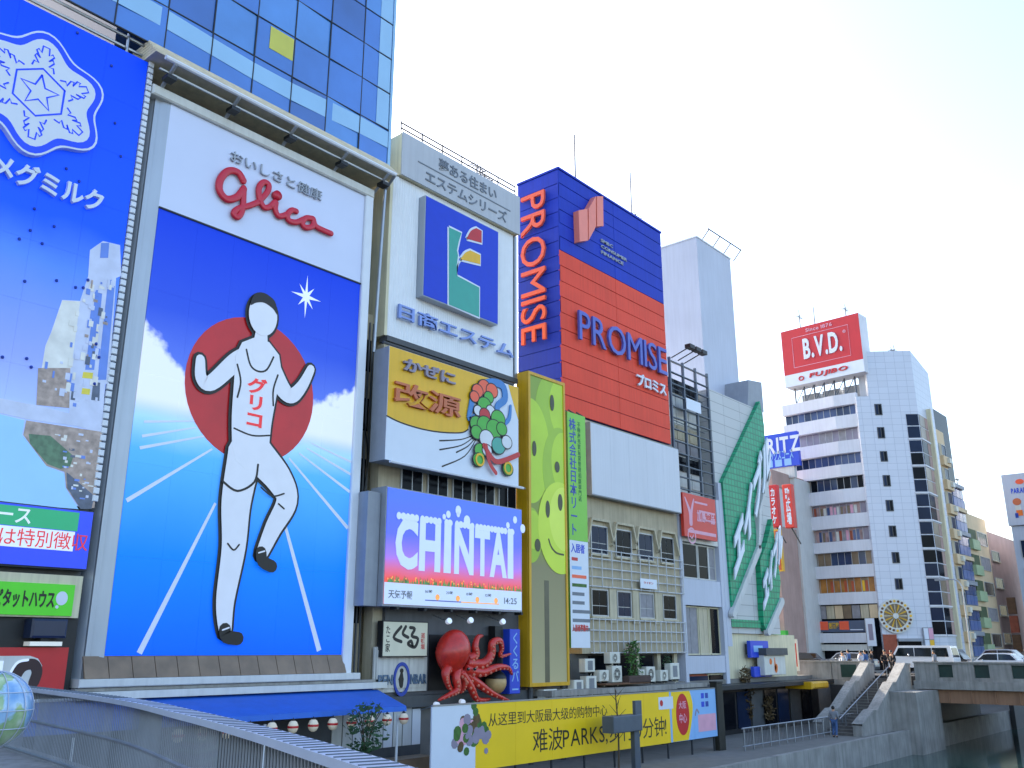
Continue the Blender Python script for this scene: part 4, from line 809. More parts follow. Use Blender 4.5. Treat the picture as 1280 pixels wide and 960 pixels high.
for k, (a, c) in enumerate(cols):
    win(t, a, c, va, vb_, F0, ['window_blue', 'window_dark'][k % 2], -.06)
    gp = .42; hp = [(a-gp, vb_-.95), (a-.02, vb_+.28), (c+.02, vb_+.28), (c+gp, vb_-.95)]; h = MB()
    for i in range(3):
        o = .0012*(i % 2); d = Vector(hp[i+1])-Vector(hp[i]); d.normalize(); e = d*.04; q1, q2 = Vector(hp[i])-e, Vector(hp[i+1])+e; h.stroke(F0, [tuple(q1), tuple(q2)], .12, -.06, .16+o, cap=False)
    h.obj('window_hood', 'beige_trim', t)
WL = [(39.01,40.52,1.61,2.97), (41.35,42.72,1.62,3.04), (43.53,44.99,1.68,3.05), (45.96,47.41,1.69,3.07)]
va2, vb2 = sum(w_[2] for w_ in WL)/4, sum(w_[3] for w_ in WL)/4
for k, (a, c) in enumerate([(w_[0], w_[1]) for w_ in WL]): win(t, a, c, va2, vb2, F0, ['window_dark', 'window_blue', 'curtain', 'window_dark'][k], -.06)
for k in range(3): bx('pilaster', 'beige_trim', t, F0, WL[k][1]+.1, WL[k+1][0]-.1, va2-.3, vb2+.2, -.06, .04)
mat('lattice_grey', '#c6c8ca', .5, .1)
for (z0, z1, nh, nv) in ((3.15, 5.05, 5, 11), (-.15, 1.5, 4, 18)):
    for k in range(nh): MB().tube([F0.w(38.7, z0+(z1-z0)*k/(nh-1), .12), F0.w(48.2, z0+(z1-z0)*k/(nh-1), .12)], .03, 5).obj('lattice_rail', 'lattice_grey', t)
    for k in range(nv): MB().tube([F0.w(38.9+9.2*k/(nv-1), z0-.05, .16), F0.w(38.9+9.2*k/(nv-1), z1+.05, .16)], .028, 5).obj('lattice_post', 'lattice_grey', t)
bx('small_sign', 'snow_white', t, F0, *(43.34,45.03,3.25,3.78), .2, .24); text(F0, 'ライオン', *(43.66,44.63,3.50,3.62), .242, .01, 'red', t, each=False, bold=.015, kind='stuff')
for k in range(4): bx('dark_window', 'window_dark', t, F0, 39.3+2.3*k, 40.7+2.3*k, -1.6, -.3, -.5, -.42)
for k, u in enumerate((40.9, 43.4, 45.6, 47.4)): bx('pier', 'beige_trim', t, F0, u, u+.35, -1.9, -.2, -.5, -.3)
bx('ledge', 'concrete', t, F0, 34.0, 48.2, -2.05, -1.8, -.5, 1.3); bx('ledge', 'rust', t, F0, 38.5, 42.5, -1.68, -1.6, -.5, 1.1)
bx('canopy_roof', 'darkmetal', t, F0, 38.5, 48.5, -2.5, -2.1, .2, 1.9)
# air conditioners
FA = FY(27.2)
def ac(u0, u1, v0, v1, label, fan):
    o = thing('air_conditioner', label, 'air conditioner', ((u0+u1)/2, 27.4, v0), 'air conditioners on the ledges of the old office block')
    bx('case', 'ac_white', o, FA, u0, u1, v0, v1, -.38, 0, b=.025); h = v1-v0; w_ = u1-u0
    if fan:
        r_ = min(w_, h)*.36; cu_, cv_ = u0+w_*.45, v0+h*.5; MB().disc(FA, cu_, cv_, r_, .002, .008, 20).obj('fan_opening', 'black', o); gr = MB().ring(FA, cu_, cv_, r_, r_+.03, .002, .03, 20).obj('grille', 'ac_white', o)
        q = MB(); [q.box(FA, cu_-r_*math.sqrt(1-(j/4)**2), cu_+r_*math.sqrt(1-(j/4)**2), cv_+r_*j/4-.008, cv_+r_*j/4+.008, .012, .02) for j in (-3, -2, -1, 0, 1, 2, 3)]; q.obj('grille_bars', 'ac_white', gr, 'stuff'); MB().disc(FA, cu_, cv_, r_*.3, .009, .025, 10).obj('fan_hub', 'ac_white', o)
    else:
        bx('grille', 'grey', o, FA, u0+w_*.25, u1-w_*.25, v0+h*.15, v1-h*.15, .002, .006)
        q = MB(); [q.box(FA, u0+w_*.25, u1-w_*.25, v0+h*(.18+.07*j), v0+h*(.18+.07*j)+.015, .006, .014) for j in range(10)]; q.obj('grille_bars', 'dgrey', o, 'stuff')
    for d in (.12, .88): bx('foot', 'black', o, FA, u0+w_*d-.05, u0+w_*d+.05, v0-.08, v0, -.35, -.03)
    MB().tube(smooth([FA.w(u1, v0+h*.3, -.2), FA.w(u1+.12, v0+h*.2, -.25), FA.w(u1+.1, v0-.3, -.4)], 4), .025, 5).obj('hose', 'ac_white', o)
for k, (b_, f_, l_) in enumerate((((37.26,38.07,-1.05,-0.43), 0, 'upper of two stacked air conditioners next to the company sign'), ((37.33,38.18,-1.91,-1.24), 0, 'lower of two stacked air conditioners next to the company sign'), ((38.46,39.24,-1.51,-0.98), 1, 'small square air conditioner with dark fan left of the tall fan unit'),
        ((39.39,40.30,-0.67,-0.13), 1, 'air conditioner with dark fan on the upper bracket above the tall fan unit'), ((39.55,40.41,-1.58,-0.79), 1, 'tall air conditioner with round fan left of the green plant'), ((36.34,37.09,-2.00,-1.40), 0, 'air conditioner lowest on the left, at the foot of the company sign'),
        ((41.99,42.55,-1.35,-1.01), 1, 'smallest air conditioner, half hidden by the brown planter'), ((42.71,43.58,-1.64,-0.87), 1, 'air conditioner at the right end of the brown planter'), ((44.09,44.87,-1.63,-1.07), 1, 'low air conditioner between the planter unit and the rightmost unit'), ((45.14,46.08,-1.57,-0.72), 0, 'rightmost tall air conditioner with slatted grille beside the drainpipe'),
        ((34.03,35.03,-2.41,-1.75), 0, 'left one of two air conditioners behind the yellow banner under the smiling ball board'), ((35.41,36.57,-2.47,-1.79), 0, 'right one of two air conditioners behind the yellow banner under the smiling ball board'))): ac(*b_, l_, f_)
pl = thing('planter', 'long brown planter box between the air conditioners', 'planter', (44, 27.2, -1.5)); u0, u1, v0, v1 = (40.61,42.65,-1.65,-1.31); F269 = FY(26.9)
bx('box', mat('planter_brown', '#4d3b36', .8, .2, 3), pl, F269, u0, u1, v0, v1, -.4, 0, b=.02); bx('soil', 'bark', pl, F269, u0+.04, u1-.04, v1, v1+.03, -.36, -.04)
bush('climbing_plant', 'leafy green climbing plant between the air conditioners', (41.75, 27.35, -.55), .55, .3, .95, 420, 'leaf', leaf=.2)
bush('low_plant', 'small green plant behind the low air conditioner near the drainpipe', (45.35, 27.5, -.65), .3, .2, .3, 120, 'leaf_dark', leaf=.15)
bush('ledge_plant', 'small dry plant on the window ledge under the pipe lattice', (41.6, 27.5, .05), .3, .2, .25, 60, 'dry_leaf', leaf=.14, trunk=False)

# ------------------------------------------------------------------ long yellow hoarding on the promenade
FB = FY(24); hb = thing('yellow_hoarding', 'long yellow and sky blue hoarding with black Chinese characters along the promenade', 'hoarding', (34, 24, -4.9))
x0, x1 = 23.75, 44.1
for k in range(9):
    a, c = x0+(x1-x0)*k/9, x0+(x1-x0)*(k+1)/9-.008; m_ = 'snow_white' if k == 0 else ('banner_yellow' if k < 7 else 'sky_blue')
    bx('panel', m_, hb, FB, a, c, -4.2, -1.93, -.06, 0)
bx('panel', 'snow_white', hb, FB, x0, x0+1.0, -4.2, -1.94, .0005, .003); bx('edge', 'steel', hb, FB, x0, x1, -1.925, -1.87, -.07, .02)
rnd = random.Random(3)
for mm, n_ in (('leaf', 16), ('purple_grey', 16), ('pink', 12), ('dry_leaf', 14)):
    q = MB()
    for i in range(n_): q.disc(FB, x0+2.0+rnd.gauss(0, .45), -2.9+rnd.gauss(0, .28), .1+.12*rnd.random(), .004, .006+.0004*i+.0001*len(mm), 9)
    q.obj('printed_flowers', mm, hb, 'stuff')
text(FB, '从这里到大阪最大级的购物中心', 26.7, 34.4, -2.75, -2.28, .003, .004, 'ink', hb, bold=0)
text(FB, '难波PARKS,步行10分钟!', 29.3, 39.2, -3.9, -3.0, .003, .004, 'ink', hb, bold=0)
MB().disc(FB, 40.75, -3.0, .62, .004, .008, 36, .95).obj('red_oval', 'red', hb); text(FB, '大阪', 40.4, 41.1, -2.75, -2.4, .009, .003, 'pink', hb, bold=.015); text(FB, '中心', 40.4, 41.1, -3.4, -2.95, .009, .003, 'pink', hb, bold=.015)
bx('printed_label', 'snow_white', hb, FB, 38.6, 39.9, -2.7, -2.15, .003, .006); MB().disc(FB, 38.85, -2.42, .14, .007, .01, 16).obj('red_mark', 'red', hb)
pr('yellow_edge', 'banner_yellow', hb, FB, smooth([(41.5, -1.95), (41.75, -2.6), (41.6, -3.3), (41.2, -4.19)], 4)+[(39.75, -4.19), (39.75, -1.95)], .001, .0025)
for k in range(4): bx('blue_mark', 'navy' if k % 2 else 'blue_sign', hb, FB, 42.6+.42*(k % 2), 42.9+.42*(k % 2), -2.35-.4*(k//2), -2.1-.4*(k//2), .003, .006)
bx('pink_mark', 'pink', hb, FB, 42.2, 44.0, -3.9, -3.1, .003, .006); st('flower_mark', 'purple_grey', hb, FB, [(41.95, -3.1), (42.1, -2.85), (42.3, -3.0)], .1, .003, .006)
for k in range(10): MB().tube([(x0+.2+(x1-x0-.4)*k/9, 24.12, -1.9), (x0+.2+(x1-x0-.4)*k/9, 24.12, -4.9)], .05, 6).obj('post', 'darkmetal', hb)
q = thing('bare_sapling', 'thin bare sapling in front of the yellow hoarding', 'tree', (33.4, 22.8, -4.9))
MB().tube(smooth([(33.4, 22.8, -4.9), (33.45, 22.8, -3.2), (33.3, 22.8, -1.6)], 5), [.05-.003*i for i in range(11)], 6).obj('trunk', 'bark', q)
e = MB()
for k in range(12): a = k*2.4; e.tube([(33.4, 22.8, -3.6+.17*k), (33.4+.5*math.cos(a), 22.8+.3*math.sin(a), -3.3+.18*k)], [.016, .006], 4)
e.obj('crown', 'bark', q)
q = thing('dark_post', 'dark square post at the right end of the sky blue hoarding', 'post', (44.5, 24, -4.9)); bx('shaft', mat('post_dark', '#25241c', .6, .2), q, FB, 44.12, 44.75, -4.9, -1.65, -.3, .1, b=.03); bx('cap', 'black', q, FB, 44.1, 44.77, -1.65, -1.58, -.32, .12)
q = thing('grey_kiosk_panel', 'grey upright panel on a low box in front of the yellow hoarding', 'kiosk', (34.2, 22.6, -4.9)); FK = FY(22.6); bx('leg', 'scaffold', q, FK, 34.5, 34.9, -4.9, -3.3, -.3, -.1)
bx('upright', 'scaffold', q, FK, *(34.50,34.98,-3.15,-2.10), -.15, 0); bx('box', 'scaffold', q, FK, *(32.73,34.86,-4.79,-2.68)[0:2], -3.3, -2.65, -.5, .1, b=.03)

# ------------------------------------------------------------------ narrow scaffolded building, shops below
t = thing('scaffolded_building', 'narrow grey building with steel grid front and red rabbit sign', 'building', (51, 33, -4.9))
bx('wall', 'pale_panel', t, F0, 48.15, 53.2, -4.9, 17.0, -10, -.9)
for i in range(3):
    for j in range(7):
        u0_, v0_ = 48.5+1.55*i, 9.9+1.02*j; bx('pane', ['pale_panel', 'curtain', 'offwhite', 'window_dark', 'beige_trim'][(i*5+j*3) % 5], t, F0, u0_, u0_+1.45, v0_, v0_+.92, -.9, -.82)
for u in (48.25, 49.9, 51.5, 53.1): bx('grid_post', 'scaffold', t, F0, u-.07, u+.07, 9.4, 17.9, -.2, -.05)
for k in range(12): bx('grid_rail', 'scaffold', t, F0, 48.2, 53.15, 9.5+.74*k, 9.56+.74*k, -.19, -.04)
for k in range(4): MB().tube([F0.w(48.3, 9.6+2.1*k, -.12), F0.w(53.0, 9.6+2.1*k, -.5)], .03, 5).obj('brace', 'scaffold', t)
bx('white_plate', 'snow_white', t, F0, *(49.87,51.74,14.78,15.53), 0, .04)
for k in range(3): MB().tube([F0.w(48.5+.8*k, 17.9, -.1), F0.w(49.0+.8*k, 18.5, .9)], .04, 5).obj('lamp_arm', 'black', t); bx('lamp', 'black', t, F0, 48.7+.8*k, 49.3+.8*k, 18.4, 18.65, .8, 1.2)
# shop floors
bx('spandrel', 'tower_white', t, F0, 48.2, 53.2, 2.55, 4.1, -.9, .0); bx('spandrel', 'tower_white', t, F0, 48.2, 53.2, -1.35, -.35, -.9, .0) ; bx('column', 'tower_white', t, F0, 48.1, 48.42, -4.9, 9.3, -.5, .05); bx('column', 'tower_white', t, F0, 52.95, 53.35, -4.9, 9.3, -.5, .05)
bx('spandrel', 'offwhite', t, F0, 48.2, 53.2, 6.3, 6.75, -.9, .0)
for k, (a, c, m_) in enumerate(((48.45, 50.6, 'window_dark'), (50.7, 52.0, 'window_dark'), (52.0, 52.9, 'curtain'))): win(t, a, c, 4.15, 6.25, F0, m_, -.3, 1, 2, 'offwhite', False)
for k, (a, c, m_) in enumerate(((48.45, 50.3, 'curtain'), (50.4, 51.6, 'beige_trim'), (51.7, 52.9, 'window_dark'))): win(t, a, c, -.3, 2.5, F0, m_, -.3, 2, 1, 'cream', False)
for k, (a, c, m_) in enumerate(((48.5, 50.9, 'window_blue'), (51.1, 52.9, 'window_dark'))): win(t, a, c, -4.0 if 0 else -2.0, -1.4, F0, m_, -.3, 2, 1, 'brick_red' if k == 0 else 'cream', False)
bx('shop_window', 'window_blue', t, F0, 48.6, 50.9, -4.4, -1.5, -.2, -.1); bx('shop_frame', 'brick_red', t, F0, 48.5, 51.0, -4.5, -1.45, -.25, -.21)
for k in range(3): bx('shop_pane', ['window_dark', 'cream', 'window_dark'][k], t, F0, 51.2, 52.8, -4.4+1.0*k, -3.5+1.0*k, -.2, -.12)
rs = thing('red_food_sign', 'red square food company sign with pale ears logo', 'sign', (51, 27.5, 6.2)); F276 = FY(27.6); u0, u1, v0, v1 = (48.13,52.18,6.53,9.16)
bx('panel', mat('food_red', '#d0392c', .45, .06), rs, F276, u0, u1, v0, v1, -.2, 0)
for nm in ([(u0+.25, v1-.3), (u0+.75, v1-1.1), (u0+.8, v1-1.8)], [(u0+1.3, v1-.3), (u0+.95, v1-1.1), (u0+.85, v1-1.8)]): MB().stroke(F276, smooth(nm, 4), [.12, .16, .2, .24, .26, .28, .3, .32, .34], .002, .006 if nm[0][0] < u0+.5 else .008).obj('logo_ear', 'pink', rs)
MB().ring(F276, u0+.85, v1-2.55, .4, .5, .002, .008, 24).obj('logo_ring', 'pink', rs); st('logo_smile', 'pink', rs, F276, [(u0+.65, v1-2.6), (u0+.85, v1-2.7), (u0+1.05, v1-2.5)], .08, .002, .008)
text(F276, '加島食品', u0+1.6, u1-.2, v0+1.0, v0+1.75, .002, .008, 'pink', rs, bold=.03)
for k, (a, c) in enumerate(((1.4, 3.0), (1.9, 3.9), (2.6, 3.9), (.4, 3.9))): bx('printed_line', 'pink', rs, F276, u0+a, u0+c, (v1-.5-.5*k) if k < 3 else v0+.25, (v1-.38-.5*k) if k < 3 else v0+.45, .002, .006)

# ------------------------------------------------------------------ white windowless tower and the green tiled restaurant building
t = thing('white_tower', 'plain white windowless roof tower behind the steel grid building', 'building', (59, 32, -1.75)); FT = FY(30)
bx('body', 'tower_white', t, FT, 56.4, 61.75, -1.75, 29.8, -9, 0); bx('coping', 'white', t, FT, 56.34, 61.81, 29.8, 29.9, -9.06, .06)
bx('painted_shadow_line', 'black', t, FT, 56.3, 61.8, 16.6, 17.3, -.3, .02)  # black strip painted as the shadow line across the tower front
q = [(56.9, 30.0, .1), (62.1, 30.0, .1)]
MB().tube([FT.w(57.2, 30.6, .6), FT.w(62.6, 30.7, .6)], .05, 5).obj('roof_rail', 'aerial_grey', t)
for k in range(4): MB().tube([FT.w(57.4+1.7*k, 29.9, -.1), FT.w(57.4+1.7*k, 30.65, .6)], .045, 5).obj('rail_arm', 'aerial_grey', t)
t = thing('green_tile_building', 'pale building with slanted green tiled planes and white kana letters', 'building', (58, 33, -4.9))
tilemat('green_tiles', '#12a070', '#0b7452', .42, .42, 1, 0, .45, .05, .2); tilemat('pale_boards', '#c3c4c3', '#8d8e8e', 2.4, .7, 1, 0, .6, .02, .05)
bx('wall', 'pale_boards', t, F0, 53.35, 61.4, 1.0, 16.9, -9, -.12)
pr('gable', 'grey', t, F0, [(59.0, 16.9), (61.6, 16.9), (61.6, 19.2), (59.4, 18.9)], -3, -.12)
bx('lower_wall', 'cream', t, F0, 53.4, 64, -4.9, .98, -6, -.3); bx('corner_column', 'tower_white', t, F0, 53.36, 53.95, .2, 10.5, -.4, .06)
pr('green_plane', 'green_tiles', t, F0, [(60.36,17.43),(60.76,15.70),(60.57,13.11),(60.55,12.23),(59.07,11.16),(58.25,9.72),(58.09,9.09),(58.16,6.64),(53.94,2.29),(53.85,8.62),(53.78,10.56)], -.12, .2)
pr('green_plane', 'green_tiles', t, F0, [(60.77,8.87),(60.86,7.64),(61.29,4.57),(60.82,3.19),(58.45,1.18),(58.15,1.58),(58.31,5.79),(59.57,7.09)], -.12, .25)
bx('green_band', 'green_tiles', t, F0, *(53.98,58.06,1.38,1.85), -.12, .1)
for nm, wd in (([(58.15,6.59),(53.81,2.14)], .45), ([(60.66,12.13),(58.65,9.15),(58.12,6.69)], .3), ([(61.08,3.20),(58.61,1.13)], .5)): st('edge_band', 'pale_panel', t, F0, nm, wd, .1, .4, 0)
text(F0, 'エイブル', 54.2, 61.0, 4.0, 7.6, .3, .1, 'snow_white', t, bold=.05, rise=1.22, slant=.1)
text(F0, 'エイブル', 58.0, 61.7, 2.3, 4.9, .34, .1, 'snow_white', t, bold=.05, rise=1.15, slant=.12)
for k, (a, c, d, e, m_) in enumerate(((56.0, 58.6, -.5, .55, 'blue_sign'), (56.3, 58.8, -1.7, -1.05, 'blue_sign'))):
    bs = thing('blue_shop_sign', ['larger blue shop sign under the green band', 'smaller blue shop sign above the white door'][k], 'sign', (57, 27.7, c), 'blue shop signs'); bx('panel', m_, bs, F0, a, c, d, e, .0, .25, b=.03); bx('lettering', 'sky_blue', bs, F0, a+.4, c-.9, d+.35, e-.3, .252, .26); bx('bracket', 'dgrey', bs, F0, a+.3, a+.45, d+.2, e-.2, -.3, 0)
bx('door', 'tower_white', t, F0, 56.4, 58.6, -4.9, -1.9, -.3, -.1); bx('door_pane', 'window_dark', t, F0, 57.0, 58.0, -4.5, -2.1, -.1, -.06)
bush('dry_shrub', 'dry brown climbing shrub on the cream wall below the green tiles', (55.1, 27.8, -2.6), .6, .3, 1.5, 420, 'dry_leaf', leaf=.25)
bush('dry_bush', 'smaller dry bush in front of the white door', (57.4, 27.5, -3.6), .6, .3, .7, 240, 'dry_leaf', leaf=.22)
ps = thing('giraffe_poster_box', 'white lightbox with an orange animal print below the green tiles', 'sign', (61.5, 27.4, -3.4)); u0, u1, v0, v1 = (57.10,60.23,-1.59,-0.35); F274 = FY(27.4)
bx('box', 'offwhite', ps, F274, u0, u1, v0, v1, -.5, 0, b=.03); st('print', 'orange', ps, F274, [(u0+1.5, v1-.2), (u0+1.55, v1-.9), (u0+1.7, v0+.5)], [.12, .14, .18, .22, .3, .36, .42, .46, .46, .44, .4], .002, .006); MB().disc(F274, u0+.9, v1-.4, .2, .002, .006, 12).obj('print', 'orange', ps); bx('shade', 'dgrey', ps, F274, u0-.05, u1+.05, v1, v1+.45, -.55, .2)
rt = thing('riverside_row', 'dark low riverside shops with railings right of the hoarding', 'building', (58, 26, -4.9)); bx('wall', 'black', rt, F0, 44.9, 66, -4.9, -2.25, -.05, .25); bx('roof', 'darkmetal', rt, F0, 44.9, 66, -2.24, -2.0, -.3, 1.6)
for k in range(10): bx('shop_pane', ['window_dark', 'window_blue', 'dgrey'][k % 3], rt, F0, 46+1.9*k, 47.6+1.9*k, -4.6, -2.5, .25, .3)
bx('yellow_awning', 'yellow_frame', rt, F0, 60.6, 63.3, -2.5, -2.05, .3, 2.2, b=.1)
rl = thing('promenade_railing', 'grey steel railing along the promenade right of the hoarding', 'railing', (52, 23, -4.9)); 
MB().tube([(44.8, 23, -3.85), (63, 23, -3.85)], .04, 6).obj('top_rail', 'steel', rl); MB().tube([(44.8, 23, -4.7), (63, 23, -4.7)], .03, 6).obj('bottom_rail', 'steel', rl)
for k in range(19): MB().tube([(45+k, 23, -4.9), (45+k, 23, -3.85)], .04, 5).obj('post', 'steel', rl)
q = MB()
for k in range(110): q.tube([(45+.165*k, 23, -4.7), (45+.165*k, 23, -3.87)], .012, 4)
q.obj('balusters', 'steel', rl, 'stuff')

# ------------------------------------------------------------------ signs and brown house between the green tiles and the white office tower
t = thing('brown_house', 'narrow grey-brown house between the green tiles and the white office tower', 'building', (78, 36, -1.75)); FH = FX(78)
bx('wall', 'pink_brown', t, FH, -48, -35.3, -1.75, 10.8, -8, 0); bx('upper', 'pale_panel', t, FH, -48, -35.6, 10.8, 14.5, -8, -.6); bx('cornice', 'pink_brown', t, FH, -48, -35.5, 14.5, 16.0, -8, -.3)
for k in range(4): win(t, -37.2, -35.8, 1.0+2.4*k, 2.6+2.4*k, FH, 'window_dark', 0, 2, 1)
bx('awning', mat('signal_green', '#3aa83a', .5, .06), t, FH, -37.0, -35.0, .9, 1.6, 0, .6); pr('blue_roof', 'blue_sign', t, FH, [(-38.6, .4), (-36.4, .4), (-37.4, 2.0)], 0, .5)
FR = FX(74)
for k, (a, c, s_, l_, m_) in enumerate((("l", (7.82,7.84,19.71,19.72) if 0 else None, 'カラオケ', 'red upright karaoke sign with white kana, left of the pair', 'red'), ("r", None, '歌広場', 'lighter red upright sign with large white characters, right of the pair', 'food_red'))):
    u0, u1, v0, v1 = ((-34.02,-33.23,10.11,13.73), (-32.70,-31.89,9.93,13.64))[k]
    ks = thing('karaoke_sign', l_, 'sign', (74, -(u0+u1)/2, v0), 'red upright karaoke signs'); bx('cabinet', m_, ks, FR, u0, u1, v0, v1, -.6, 0, b=.03); text(FR, s_, u0+(u1-u0)*.28, u1-(u1-u0)*.2, v0+.25, v1-.3, .002, .02, 'snow_white', ks, vert=True, bold=.03); MB().tube([FR.w((u0+u1)/2, v0, -.4), FR.w((u0+u1)/2, v0-1.2, -2)], .06, 5).obj('bracket', 'dgrey', ks)
ks = thing('yellow_menu_sign', 'upright orange sign in a yellow frame under the karaoke signs', 'sign', (74, 31.5, 5)); u0, u1, v0, v1 = (-33.83,-33.21,6.35,9.89); bx('frame', 'yellow_frame', ks, FR, u0, u1, v0, v1, -.4, 0); bx('panel', mat('rust_orange', '#b4522e', .5, .15, 3), ks, FR, u0+.12, u1-.12, v0+.12, v1-.12, .001, .02)
ks = thing('blue_roof_sign', 'blue rooftop sign with white capitals left of the white office tower', 'sign', (82, 37, 16)); FQ = FX(82); u0, u1, v0, v1 = (-37.71,-34.88,16.81,20.12)
bx('panel', 'blue_sign', ks, FQ, u0-1.2, u1+.6, v0, v1, -.5, 0); text(FQ, 'RITZ', *(-37.40,-34.04,18.17,19.75), .002, .03, 'snow_white', ks, bold=.03); text(FQ, 'クリエイト' if 0 else 'ルックスコース', *(-37.59,-34.82,17.50,18.50), .002, .03, 'sky_blue', ks, bold=.015)
for k in range(4): bx('lower_plate', 'sky_blue', ks, FQ, u0-.9+.95*k, u0-.2+.95*k, v0+.1, v0+.75, .002, .02)
bx('stand', 'pale_panel', ks, FQ, u0-1, u1, v0-1.1, v0, -.6, -.1); bx('house', 'pale_panel', ks, FQ, u0-3, u1-.2, -1.75, v0-1.1, -8, -.3)
q = thing('promotion_banner', 'white and red upright promotion banners hanging beside the bridge end', 'banner', (66, 28.5, -3)); u0, u1, v0, v1 = (-29.74,-29.04,-1.67,0.74); FN = FX(65)
for k in range(3): bx('cloth', ['snow_white', 'pink', 'offwhite'][k], q, FN, u0+.42*k, u0+.42*k+.36, v0+.2, v1, -.04, 0); bx('printed_stripe', ['sky_blue', 'red', 'red'][k], q, FN, u0+.42*k+.14, u0+.42*k+.24, v0+.5, v1-.3, .001, .004)

# ------------------------------------------------------------------ white office tower with rooftop billboard
A_, B_, C_, D_ = (85.6, 37.1), (85.1, 29.4), (88.4, 24.9), (94.0, 25.0)
bt = thing('white_office_tower', 'white tiled office tower with strip windows and a wheel ornament', 'building', (88, 30, -1.75))
FA_, FW, FG = FAB(A_, B_), FAB(B_, C_), FAB(C_, D_)
tilemat('white_tiles', '#c9ced9', '#a9b0be', .9, .62, FW.u.x, FW.u.y, .35, .02, .05); tilemat('side_tiles', '#c4c9d4', '#a5acba', .9, .62, 1, 0, .35, .02, .05)
LB = 7.72; LW = math.hypot(3.3, 4.5)
def plan(name, m, pts, z0, z1, par):
    return MB().prism(ZF, pts, z0, z1).obj(name, m, par)
rz = [p[1] for p in [(0.24,23.79),(0.23,22.70),(0.23,21.70),(0.29,20.45),(0.26,19.23),(0.24,18.01),(0.31,16.95),(0.37,15.81),(0.43,14.61),(0.48,13.34),(0.46,12.25),(0.43,11.00),(0.48,9.76),(0.47,8.77),(0.43,7.55),(0.49,6.41),(0.44,5.07),(0.50,4.02)]]
plan('core', 'window_dark', [(86.2, 36.9), (85.75, 29.6), (89, 25.4), (100, 25.4), (100, 37)], -1.75, rz[0]-.3, bt)
# spandrel bands wrap the left corner and step in where the plain wall starts
def band(z0, z1):
    P = [FA_.w(0, 0, 0), FA_.w(LB-2.2, 0, .12), FA_.w(LB-.1, 0, -.25), FA_.w(LB-.1, 0, -.7), FA_.w(0, 0, -.7)]
    return plan('spandrel', 'bvd_white', [(p.x, p.y) for p in P], z0, z1, bt)
band(rz[1], rz[0])
for k in range(8): band(rz[2*k+3], rz[2*k+2])
band(rz[17], rz[16]) if 0 else None
mat('rust_orange', '#b4522e', .5, .15, 3); mat('shop_poster', '#a88a86', .5, .5, 1.3); mat('warm_window', '#a8702e', .4, .4, 1.2); mat('tan_window', '#7d6a52', .3, .3, 1.0)
mat('glass_slate', '#46577e', .15, .25, .5, spec=.3); mat('glass_mauve', '#857f8e', .4, .2, 1); mat('glass_mid', '#31405e', .12, .3, .5, spec=.3)
rnd = random.Random(5)
for k in range(8):
    z0, z1 = rz[2*k+2], rz[2*k+1]; sets = [['glass_slate', 'glass_mid'], ['glass_mauve', 'curtain'], ['glass_slate', 'glass_mid', 'window_blue'], ['window_dark', 'tan_window', 'glass_mid'], ['shop_poster', 'glass_mauve'], ['shop_poster', 'glass_mauve'], ['tan_window', 'glass_mid'], ['warm_window', 'warm_window', 'tan_window']][k]
    for j in range(11):
        pn = bx('strip_pane', rnd.choice(sets), bt, FA_, .1+.67*j, .1+.67*j+.63, z0+.02, z1-.02, -.62, -.5)
        if k in (4, 5, 7) and j < 10:
            for i in range(2): bx('poster', rnd.choice(['brick_red', 'offwhite', 'tan_window', 'purple_grey', 'pink', 'glass_slate', 'shop_poster', 'curtain', 'shop_poster'] if k != 7 else ['warm_window', 'gold', 'warm_window', 'rust_orange']), pn, FA_, .14+.67*j+.3*i, .36+.67*j+.3*i+.05*rnd.random(), z0+.1, z1-.15-.15*rnd.random(), -.499, -.49)
    for j in range(12): bx('strip_mullion', 'mullion', bt, FA_, .06+.67*j, .105+.67*j, z0, z1, -.6, -.47)
w_ = MB().prism(FW, [(0, -1.75), (LW, -1.75), (LW, 27.8), (1.2, 27.8), (1.2, 23.3), (0, 23.3)], -.6, 0).obj('plain_wall', 'white_tiles', bt)
MB().prism(FG, [(.002, -1.75), (5.5, -1.75), (5.5, 26.8), (.002, 27.8)], -.6, 0).obj('side_wall', 'side_tiles', bt)
plan('tower_top', 'bvd_white', [(86.6, 29.5), (86.3, 28.0), (88.7, 25.4), (93.5, 25.5), (93.5, 30)], 23.0, 27.6, bt)
WB = [(1.50,2.12,21.41,22.52), (1.55,2.16,19.15,20.24), (1.58,2.28,16.92,17.92), (1.55,2.30,14.57,15.64), (1.65,2.29,12.26,13.31), (1.67,2.34,9.91,10.94), (1.72,2.41,7.53,8.54), (1.76,2.42,5.19,6.18)]
uu = sum(b_[0] for b_ in WB)/8; ud = sum(b_[1]-b_[0] for b_ in WB)/8
for b_ in WB:
    f = bx('window', 'dgrey', bt, FW, uu, uu+ud, b_[2], b_[3], 0, .04); bx('pane', 'window_blue', f, FW, uu+.08, uu+ud/2-.03, b_[2]+.08, b_[3]-.08, .041, .05); bx('pane', 'window_dark', f, FW, uu+ud/2+.03, uu+ud-.08, b_[2]+.08, b_[3]-.08, .041, .05)
(a, c), = [(1.31,2.89)]; wh = MB().ring(FW, a, c, 1.05, 1.5, .02, .2, 32).obj('wheel_rim', 'offwhite', bt)
MB().disc(FW, a, c, 1.05, .02, .06, 32).obj('wheel_field', 'tan_window', wh)
for k in range(16): d = 2*math.pi*k/16; MB().stroke(FW, [(a+.25*math.cos(d), c+.25*math.sin(d)), (a+1.05*math.cos(d), c+1.05*math.sin(d))], [.05, .14], .07+.001*(k % 2), .14).obj('spoke', 'yellow_frame' if k % 2 else 'beige_trim', wh)
